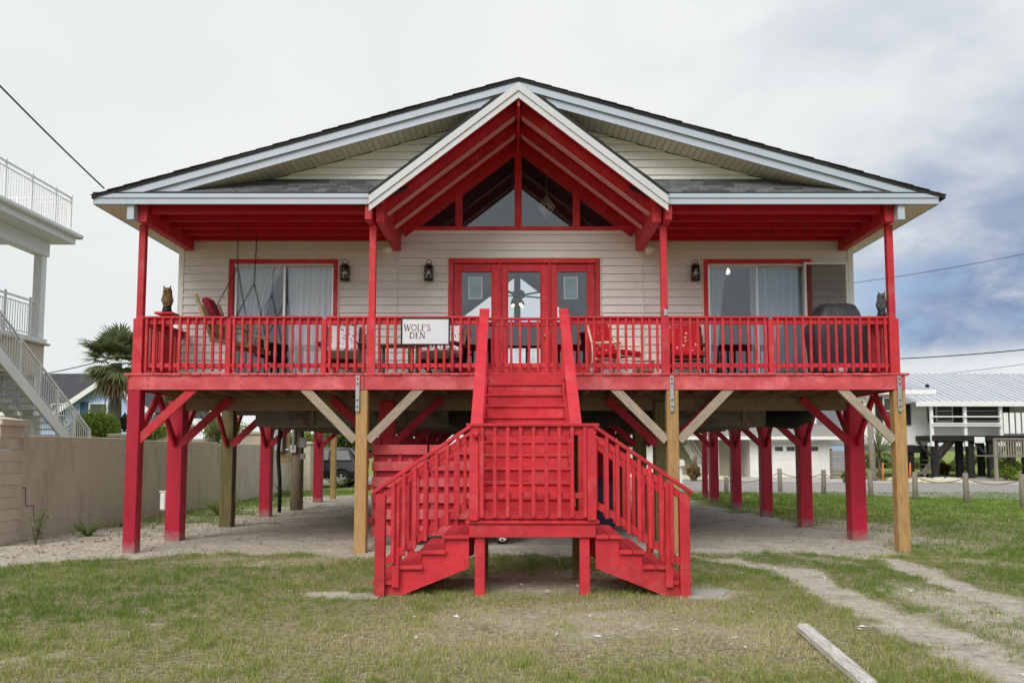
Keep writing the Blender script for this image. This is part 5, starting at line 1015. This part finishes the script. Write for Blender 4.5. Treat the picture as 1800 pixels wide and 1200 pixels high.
# ------------------------------------------------------------------ parked car
DC = 36.0; cxw = P(600, 850, DC).x; car = thing('parked_car', 'dark grey suv parked under the leafy tree', 'car', (cxw-1.3, DC+.9, 0)); RX = cxw+.85
prof = [(0, .32), (-.02, .62), (.02, .98), (-.12, 1.08), (-.42, 1.55), (-.62, 1.66), (-2.4, 1.66), (-3.25, 1.10), (-4.35, .98), (-4.5, .70), (-4.48, .32)]
V = []; ny_ = ((0, .06), (.06, 0), (1.74, 0), (1.8, .06)); n = len(prof)
for yy, ins in ny_:
    for px, pz in prof: k = max(0, (pz-1.05)/.6); V.append((RX+px, DC+yy+(k*.18+ins*.5)*(1 if yy < .9 else -1), pz+.04))
F = [list(range(n)), [3*n+i for i in range(n)][::-1]]+[[j*n+i, j*n+(i+1) % n, (j+1)*n+(i+1) % n, (j+1)*n+i] for j in range(3) for i in range(n)]
body = raw('body', V, F, CARP, car)
for pts in ([(-.45, 1.12), (-.62, 1.52), (-1.35, 1.55), (-1.35, 1.12)], [(-1.42, 1.12), (-1.42, 1.55), (-2.3, 1.55), (-2.95, 1.12)]): pane('window', [(RX+a, DC-.012+max(0, (b-1.05)/.6)*.18, b+.04) for a, b in pts], GDARKW, body)
box('tail_lamp', RX-.18, RX+.03, DC-.015, DC+.22, .95, 1.12, REDL, body, .01); box('tail_lamp', RX-.1, RX+.03, DC+1.58, DC+1.8, .95, 1.12, REDL, body, .01)
for dx in (-.85, -3.55):
    for yy in (.07, 1.73): wheel((RX+dx, DC+yy-(.08 if yy < 1 else -.08), .36), .36, .24, car)
    tube('wheel_arch', [(RX+dx+.43*math.cos(a*.314), DC-.03, .36+.43*math.sin(a*.314)) for a in range(11)], .035, RUBBER, body, 6)
# ------------------------------------------------------------------ rope fence
rfn = thing('rope_fence', 'weathered wooden posts linked by rope along the road verge', 'fence', (11, 29, 0)); tops = []
for u, vb, vt in ((1277, 866, 838), (1372, 865, 823), (1448, 869, 825), (1531, 873, 827), (1609, 878, 829), (1699, 884, 831), (1799, 891, 833)):
    x, y = gpt(u, vb); h = P(u, vt, y).z; ln = random.uniform(-.02, .02); tube('post', [(x, y, -.2), (x+ln, y, h-.015), (x+ln, y, h)], [.085, .08, .065], GREYW, rfn, 10); tops.append(Vector((x, y, h-.14)))
for a, b in zip(tops[:-1], tops[1:]): tube('rope', [a+(b-a)*(k/10)-Vector((0, 0, .17*4*(k/10)*(1-k/10))) for k in range(11)], .016, OLDW, rfn, 6)
# ------------------------------------------------------------------ garage house across the road
gh = thing('garage_house', 'white garage with grey skirt roof under a deep blue storey', 'house', (12, 50, 0)); DG = 49.0
gx0, gx1 = P(1095, 800, DG).x, P(1460, 800, DG).x; ez = P(1400, 768, DG).z
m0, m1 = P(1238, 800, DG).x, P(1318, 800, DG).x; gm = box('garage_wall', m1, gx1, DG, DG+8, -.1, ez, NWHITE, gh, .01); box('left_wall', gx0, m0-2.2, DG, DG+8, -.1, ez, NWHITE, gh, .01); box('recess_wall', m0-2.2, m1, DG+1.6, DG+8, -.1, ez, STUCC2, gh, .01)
for k in range(18):
    z = k*.145
    box('clapboard', m1, P(1352, 800, DG).x, DG-.03, DG-.002, z, z+.14, NWHITE, gm, .008); box('clapboard', P(1446, 800, DG).x, gx1, DG-.03, DG-.002, z, z+.14, NWHITE, gm, .008)
d0, d1 = P(1358, 800, DG).x, P(1441, 800, DG).x; dz = P(1400, 780, DG).z; gd = box('garage_door', d0, d1, DG-.06, DG-.02, .0, dz, WHITE, gh)
for k in range(4): box('door_panel', d0+.05, d1-.05, DG-.075, DG-.061, .03+k*dz/4, (k+1)*dz/4-.03, WHITE, gd, .006)
for k in range(4): a = d0+.12+k*(d1-d0)/4; box('pane', a, a+.46, DG-.09, DG-.076, dz*.79, dz*.92, GDARKW, gd, .003)
raw('skirt_roof', [(gx0-.3, DG-.8, ez), (gx1+.3, DG-.8, ez), (gx1+.3, DG+1.2, ez+.75), (gx0-.3, DG+1.2, ez+.75), (gx0-.3, DG+1.2, ez-.01), (gx1+.3, DG+1.2, ez-.01)], [(0, 1, 2, 3), (0, 4, 5, 1), (1, 5, 2), (0, 3, 4), (2, 5, 4, 3)], M('grey_skirt_roof', (.30, .28, .26), .9, .2, 20), gh); box('eave_trim', gx0-.32, gx1+.32, DG-.85, DG-.79, ez-.16, ez+.03, NWHITE, gh)
us = box('upper_storey', gx0+.5, gx1-.35, DG+1.25, DG+8, ez-.02, ez+3.1, BLUED, gh); box('corner_board', gx1-.5, gx1-.33, DG+1.2, DG+1.245, ez+.8, ez+3.1, NWHITE, us)
for k in range(16): z = ez+.6+k*.15; box('clapboard', gx0+.5, gx1-.52, DG+1.22, DG+1.248, z, z+.145, BLUED, us, .008)
raw('roof', [(gx0, DG+.7, ez+3.1), (gx1+.2, DG+.7, ez+3.1), (gx1-3, DG+4.6, ez+4.6), (gx0+3, DG+4.6, ez+4.6), (gx0, DG+8.5, ez+3.1), (gx1+.2, DG+8.5, ez+3.1)], [(0, 1, 2, 3), (3, 2, 5, 4), (0, 3, 4), (1, 5, 2), (0, 4, 5, 1)], ROOFD, gh)
for u in (1262, 1290): x = P(u, 800, DG).x; box('entry_post', x-.08, x+.08, DG+.1, DG+.3, -.1, ez-.01, NWHITE, gh)
sA, sB = P(1205, 782, DG+.8), P(1236, 832, DG+.8); es = beam('entry_stair', sA, sB, .08, .3, NWHITE, gh)
for dz_ in (.5, .95): beam('handrail', sA+Vector((0, 0, dz_)), sB+Vector((0, 0, dz_)), .06, .06, NWHITE, es)
for k in range(9): q = sA+(sB-sA)*(k/8); beam('baluster', q, q+Vector((0, 0, .95)), .04, .04, NWHITE, es); box('step', q.x-.15, q.x+.15, DG+.84, DG+1.55, q.z-.02, q.z+.04, NWHITE, es) if q.z > .08 else None
mb = thing('mailbox', 'white mailbox on a post by the stone bed', 'mailbox', (*gpt(1197, 852), 0)); x, y = gpt(1197, 852); box('post', x-.06, x+.06, y-.06, y+.06, -.1, .95, WHITE, mb); zz = P(1197, 812, y).z; prism('box', [(x-.12, zz-.16), (x+.12, zz-.16), (x+.12, zz+.04), (x+.07, zz+.12), (x-.07, zz+.12), (x-.12, zz+.04)], 'y', y-.3, y+.3, WHITE, mb)
sf = thing('slat_fence', 'dark horizontal slat fence beside the white garage', 'fence', (19, 47, 0)); a, b = P(1462, 800, 46).x, P(1496, 800, 46).x+.6
for x in (a, (a+b)/2, b): box('post', x-.06, x+.06, 46.03, 46.15, -.1, P(1470, 788, 46).z, BROWNW, sf)
for k in range(9): box('slat', a-.06, b+.06, 46.0, 46.028, .1+k*.165, .1+k*.165+.12, GREYW, sf)
# pale stones across the road
sg2 = np.concatenate([np.stack([rng.uniform(7.8, 11.4, 130), rng.uniform(45.6, 47.2, 130)], -1), np.stack([rng.uniform(18.8, 22.5, 110), rng.uniform(42.0, 43.6, 110)], -1)]); V = []; F = []
for x, y in sg2:
    r = random.uniform(.08, .24); i0 = len(V); V += [(x+r*random.uniform(.7, 1.2)*math.cos(q*1.05), y+r*math.sin(q*1.05), -.01) for q in range(6)]+[(x+r*.5*math.cos(q*1.05+.3), y+r*.5*math.sin(q*1.05+.3), r*random.uniform(.7, 1.)) for q in range(6)]; F += [[i0+k, i0+(k+1) % 6, i0+6+(k+1) % 6, i0+6+k] for k in range(6)]+[[i0+6+k for k in range(6)]]
o = raw('stone_bed', V, F, M('pale_stone', (.58, .53, .44), .9, .25, 3)); o['kind'] = 'stuff'; o['label'] = 'pale rubble stones bordering the far side of the road'; o['category'] = 'stones'
# ------------------------------------------------------------------ white cottage on black piles
DCOT = 50.0; ch = thing('white_cottage', 'white cottage with metal roof raised on black piles', 'house', (26, 53, 0)); X = lambda u, d=DCOT: P(u, 750, d).x; Zc = lambda v, d=DCOT: P(1700, v, d).z
cx0, cx1 = X(1496), X(1860); zb, ze = Zc(782), Zc(688)
lw_ = box('left_wing', cx0, X(1612), DCOT-1.2, DCOT+7, zb, ze, NWHITE, ch, .01); mw = box('main_wall', X(1612)+.01, cx1, DCOT-1.0, DCOT+7, zb+.2, ze-.1, NWHITE, ch, .01)
for k in range(20): z = zb+k*.15; box('clapboard', cx0, X(1612), DCOT-1.23, DCOT-1.202, z, min(z+.145, ze), NWHITE, lw_, .008); box('clapboard', X(1612)+.02, cx1, DCOT-1.03, DCOT-1.002, z+.2, min(z+.345, ze-.1), NWHITE, mw, .008)
zr = Zc(660, 53); rl = raw('roof', [(cx0-.5, DCOT-1.7, ze-.05), (X(1622), DCOT-1.7, ze-.05), (X(1622), 54, zr+.15), (cx0-.5, 54, zr+.15), (cx0-.5, 59, ze), (X(1622), 59, ze)], [(0, 1, 2, 3), (3, 2, 5, 4), (0, 3, 4), (1, 5, 2), (0, 4, 5, 1)], ROOFM, ch); ep = Zc(706, 46.6)
box('eave_trim', cx0-.5, X(1622), DCOT-1.76, DCOT-1.7, ze-.28, ze-.02, NWHITE, rl); rp = raw('porch_roof', [(X(1612, 46.6), 46.6, ep), (cx1+6, 46.6, ep), (cx1+6, 54, zr+.2), (X(1612, 46.6), 54, zr+.2), (X(1612, 46.6), 54, ep-.1), (cx1+6, 54, ep-.1)], [(0, 1, 2, 3), (0, 4, 5, 1), (1, 5, 2), (0, 3, 4), (2, 5, 4, 3)], ROOFM, ch); box('eave_trim', X(1612, 46.6)-.02, cx1+6, 46.54, 46.6, ep-.25, ep+.02, NWHITE, rp)
for k in range(46):
    x = X(1612, 46.6)+.15+k*.42
    if x < cx1+6: beam('roof_rib', (x, 46.6, ep+.03), (x, 54, zr+.23), .05, .05, ROOFM, rp)
for k in range(11): x = cx0-.4+k*.42; beam('roof_rib', (x, DCOT-1.7, ze-.02), (x, 54, zr+.18), .05, .05, ROOFM, rl)
q = P(1630, 682, 49.5); lathe('vent_pipe', [(.10, -.3), (.10, .12), (.16, .14), (.02, .26)], q, BLACK, rp, 10)
for u, w_ in ((1570, 1.15), (1660, 1.0), (1728, 2.2)): yy = DCOT-1.24 if u < 1612 else DCOT-1.04; bg_window(X(u, yy), yy, (Zc(738, yy)+Zc(700, yy))/2-.1 if u < 1612 else Zc(722, yy), w_, 1.55 if u < 1612 else 1.25, ch, BSHUT)
pd = Zc(765, 47); dk = box('porch_deck', X(1638, 46.8), cx1+4, 46.8, DCOT-1.02, pd-.3, pd, BPILE, ch); 
for u in (1638, 1697, 1760): x = X(u, 46.9); box('porch_post', x-.08, x+.08, 46.85, 47.0, pd-.6, ep-.1, NWHITE, dk)
for z in (.50, .62, 1.0): box('porch_rail', X(1638, 46.8), X(1760, 46.8), 46.72, 46.78, pd+z, pd+z+.07, NWHITE, dk)
for k in range(12): x = X(1764, 46.8)+k*.34; box('rail_board', x, x+.25, 46.74, 46.79, pd+.1, pd+1.25, NWHITE, dk)
box('house_notice', X(1713, 46.7), X(1731, 46.7), 46.74, 46.78, pd-.42, pd-.08, NWHITE, dk); box('crawl_panel', X(1592, 48.7), X(1620, 48.7), 48.7, 48.76, zb-.45, zb-.02, BSHUT, ch)
for u, d in ((1598, 49), (1622, 50), (1641, 47.2), (1684, 48.6), (1703, 47.2), (1722, 52.5), (1739, 47.2), (1775, 47.2), (1800, 47.2)): x = X(u, d); p_ = box('stilt', x-.16, x+.16, d-.16, d+.16, -.1, zb if u < 1630 else pd-.31, BPILE, ch); [beam('stilt_brace', (x+s*.15, d-.21, pd-1.3), (x+s*1.0, d-.21, pd-.35), .07, .14, BPILE, p_) for s in (-1, 1) if u in (1641, 1739)]
a, b = Vector((X(1648, 48), 48, .0)), Vector((X(1616, 48), 48, 0)); stc = beam('cottage_stair', P(1672, 770, 48.5), P(1622, 834, 48.5), .09, .32, GREYW, ch)
for k in range(9): q = P(1672, 770, 48.5)+(P(1622, 834, 48.5)-P(1672, 770, 48.5))*(k/8); box('step', q.x-.16, q.x+.16, 48.55, 49.6, q.z+.02, q.z+.07, GREYW, stc)
# low wooden deck in front of the cottage
ld2 = thing('wooden_deck', 'grey wooden deck with picket rail beside the dense green shrub', 'deck', (30, 42, 0)); a, b = P(1748, 800, 43).x, P(1900, 800, 43).x; zt = P(1780, 770, 43).z; zd = P(1780, 800, 43).z
for k in range(6): box('deck_board', a, b, 43+k*.3, 43+k*.3+.28, zd-.06, zd, GREYW, ld2)
box('top_rail', a, b, 42.9, 43.0, zt-.06, zt, GREYW, ld2)
for k in range(34): x = a+.05+k*.13; box('picket', x-.03, x+.03, 42.94, 42.985, zd-.1, zt-.06, GREYW, ld2)
for x in (a+.1, (a+b)/2, b-.1): box('post', x-.07, x+.07, 43.0, 43.14, -.1, zt, GREYW, ld2)
# pale blue house farther along the street
fb = thing('far_blue_house', 'pale blue house with grey roof glimpsed beyond the slat fence', 'house', (24, 68, 0)); xa, xb = P(1432, 750, 64).x, P(1512, 750, 64).x; z1_ = P(1470, 728, 64).z; z2_ = P(1470, 698, 66).z
fw = box('wall', xa, xb, 64, 72, -.1, z1_, BLUES, fb)
for k in range(int(z1_/.16)): box('clapboard', xa, xb, 63.96, 63.998, .05+k*.16, .05+k*.16+.155, BLUES, fw, .008)
raw('roof', [(xa-.4, 63.4, z1_-.05), (xb+.4, 63.4, z1_-.05), (xb+.4, 68, z2_+.4), (xa-.4, 68, z2_+.4), (xa-.4, 72.6, z1_-.05), (xb+.4, 72.6, z1_-.05)], [(0, 1, 2, 3), (3, 2, 5, 4), (0, 3, 4), (1, 5, 2), (0, 4, 5, 1)], ROOFD, fb); box('eave_trim', xa-.4, xb+.4, 63.34, 63.4, z1_-.25, z1_-.02, NWHITE, fb); bg_window(P(1476, 742, 64).x, 63.96, P(1476, 742, 64).z, .9, 1.2, fb)
for u, v, r_, lb in ((1500, 812, 40, 'dark hedge shrub behind the slat fence'), (1568, 815, 44, 'dark hedge shrub far behind the tan corner post'), (1632, 815, 36, 'dark hedge shrub left of the cottage stilts'), (1752, 812, 40, 'dark hedge shrub behind the wooden deck'), (1200, 806, 40, 'dark hedge shrub behind the mailbox'), (1120, 806, 40, 'dark hedge shrub seen through the stair railing')): shrub(u, v, 74, r_, lb, LEAFD, 3500, .2, .5)
# poles, stakes, wires
up_ = thing('utility_pole', 'leaning grey utility pole beside the spiky palm', 'pole', (*gpt(1538, 846), 0)); x, y = gpt(1534, 846); tube('pole', [(x+.06, y, -.2), (x-.02, y, 2.5), (x-.12, y, P(1522, 690, y).z)], [.16, .14, .12], GREYW, up_, 10); box('number_tag', x-.05, x+.05, y-.17, y-.15, 1.9, 2.1, GALV, up_)
for u, lb in ((1552, 'orange survey stake left of the tan corner post'), (1600, 'orange survey stake right of the tan corner post')): x, y = gpt(u, 846); tag(tube('survey_stake', [(x, y, -.05), (x+.02, y, .6), (x+.03, y, .95)], [.05, .05, .03], M('orange_flag', (.75, .20, .05), .7), None, 6), lb, 'stake', 'orange survey stakes')
def wire(name, p0, p1, sag, r, label): tag(tube(name, [p0+(p1-p0)*(k/16)-Vector((0, 0, sag*4*(k/16)*(1-k/16))) for k in range(17)], r, BLACK, None, 6), label, 'cable')
wire('service_cable', P(-220, -80, 8.5), P(183, 331, 13.3), .05, .012, 'black service cable running down to the left roof corner'); wire('power_cable', P(1480, 500, 30), P(1990, 404, 30), .15, .010, 'thin high cable right of the house'); wire('power_cable', P(1560, 631, 36), P(1990, 592, 30), .12, .022, 'heavy power cable above the metal-roofed cottage'); wire('power_cable', P(1540, 668, 70), P(1990, 612, 60), .2, .018, 'faint lower cable over the cottage roof')
wire('power_cable', P(-60, 668, 40), P(200, 628, 34), .25, .02, 'cable running behind the palm over the blue house')
hz = np.linspace(-1500, 1500, 121)
tl = raw('distant_treeline', [(x, 900, -2) for x in hz]+[(x, 900, 3+3*vnoise(np.array([x*.03]), np.array([2.]))[0]+2*vnoise(np.array([x*.11]), np.array([5.]))[0]) for x in hz]+[(x, 940, -2) for x in hz], [[i, i+1, 122+i, 121+i] for i in range(120)]+[[121+i, 122+i, 243+i, 242+i] for i in range(120)], M('far_trees', (.10, .135, .11), .95, .2, .05)); tl['kind'] = 'structure'

# no deeper than thing > part > sub-part
def depth(o): return 0 if o.parent is None else 1+depth(o.parent)
for o in list(bpy.data.objects):
    while depth(o) > 2:
        W = wm(o); g = o.parent.parent; o.parent = g; o.matrix_parent_inverse = wm(g).inverted(); o.matrix_basis = W
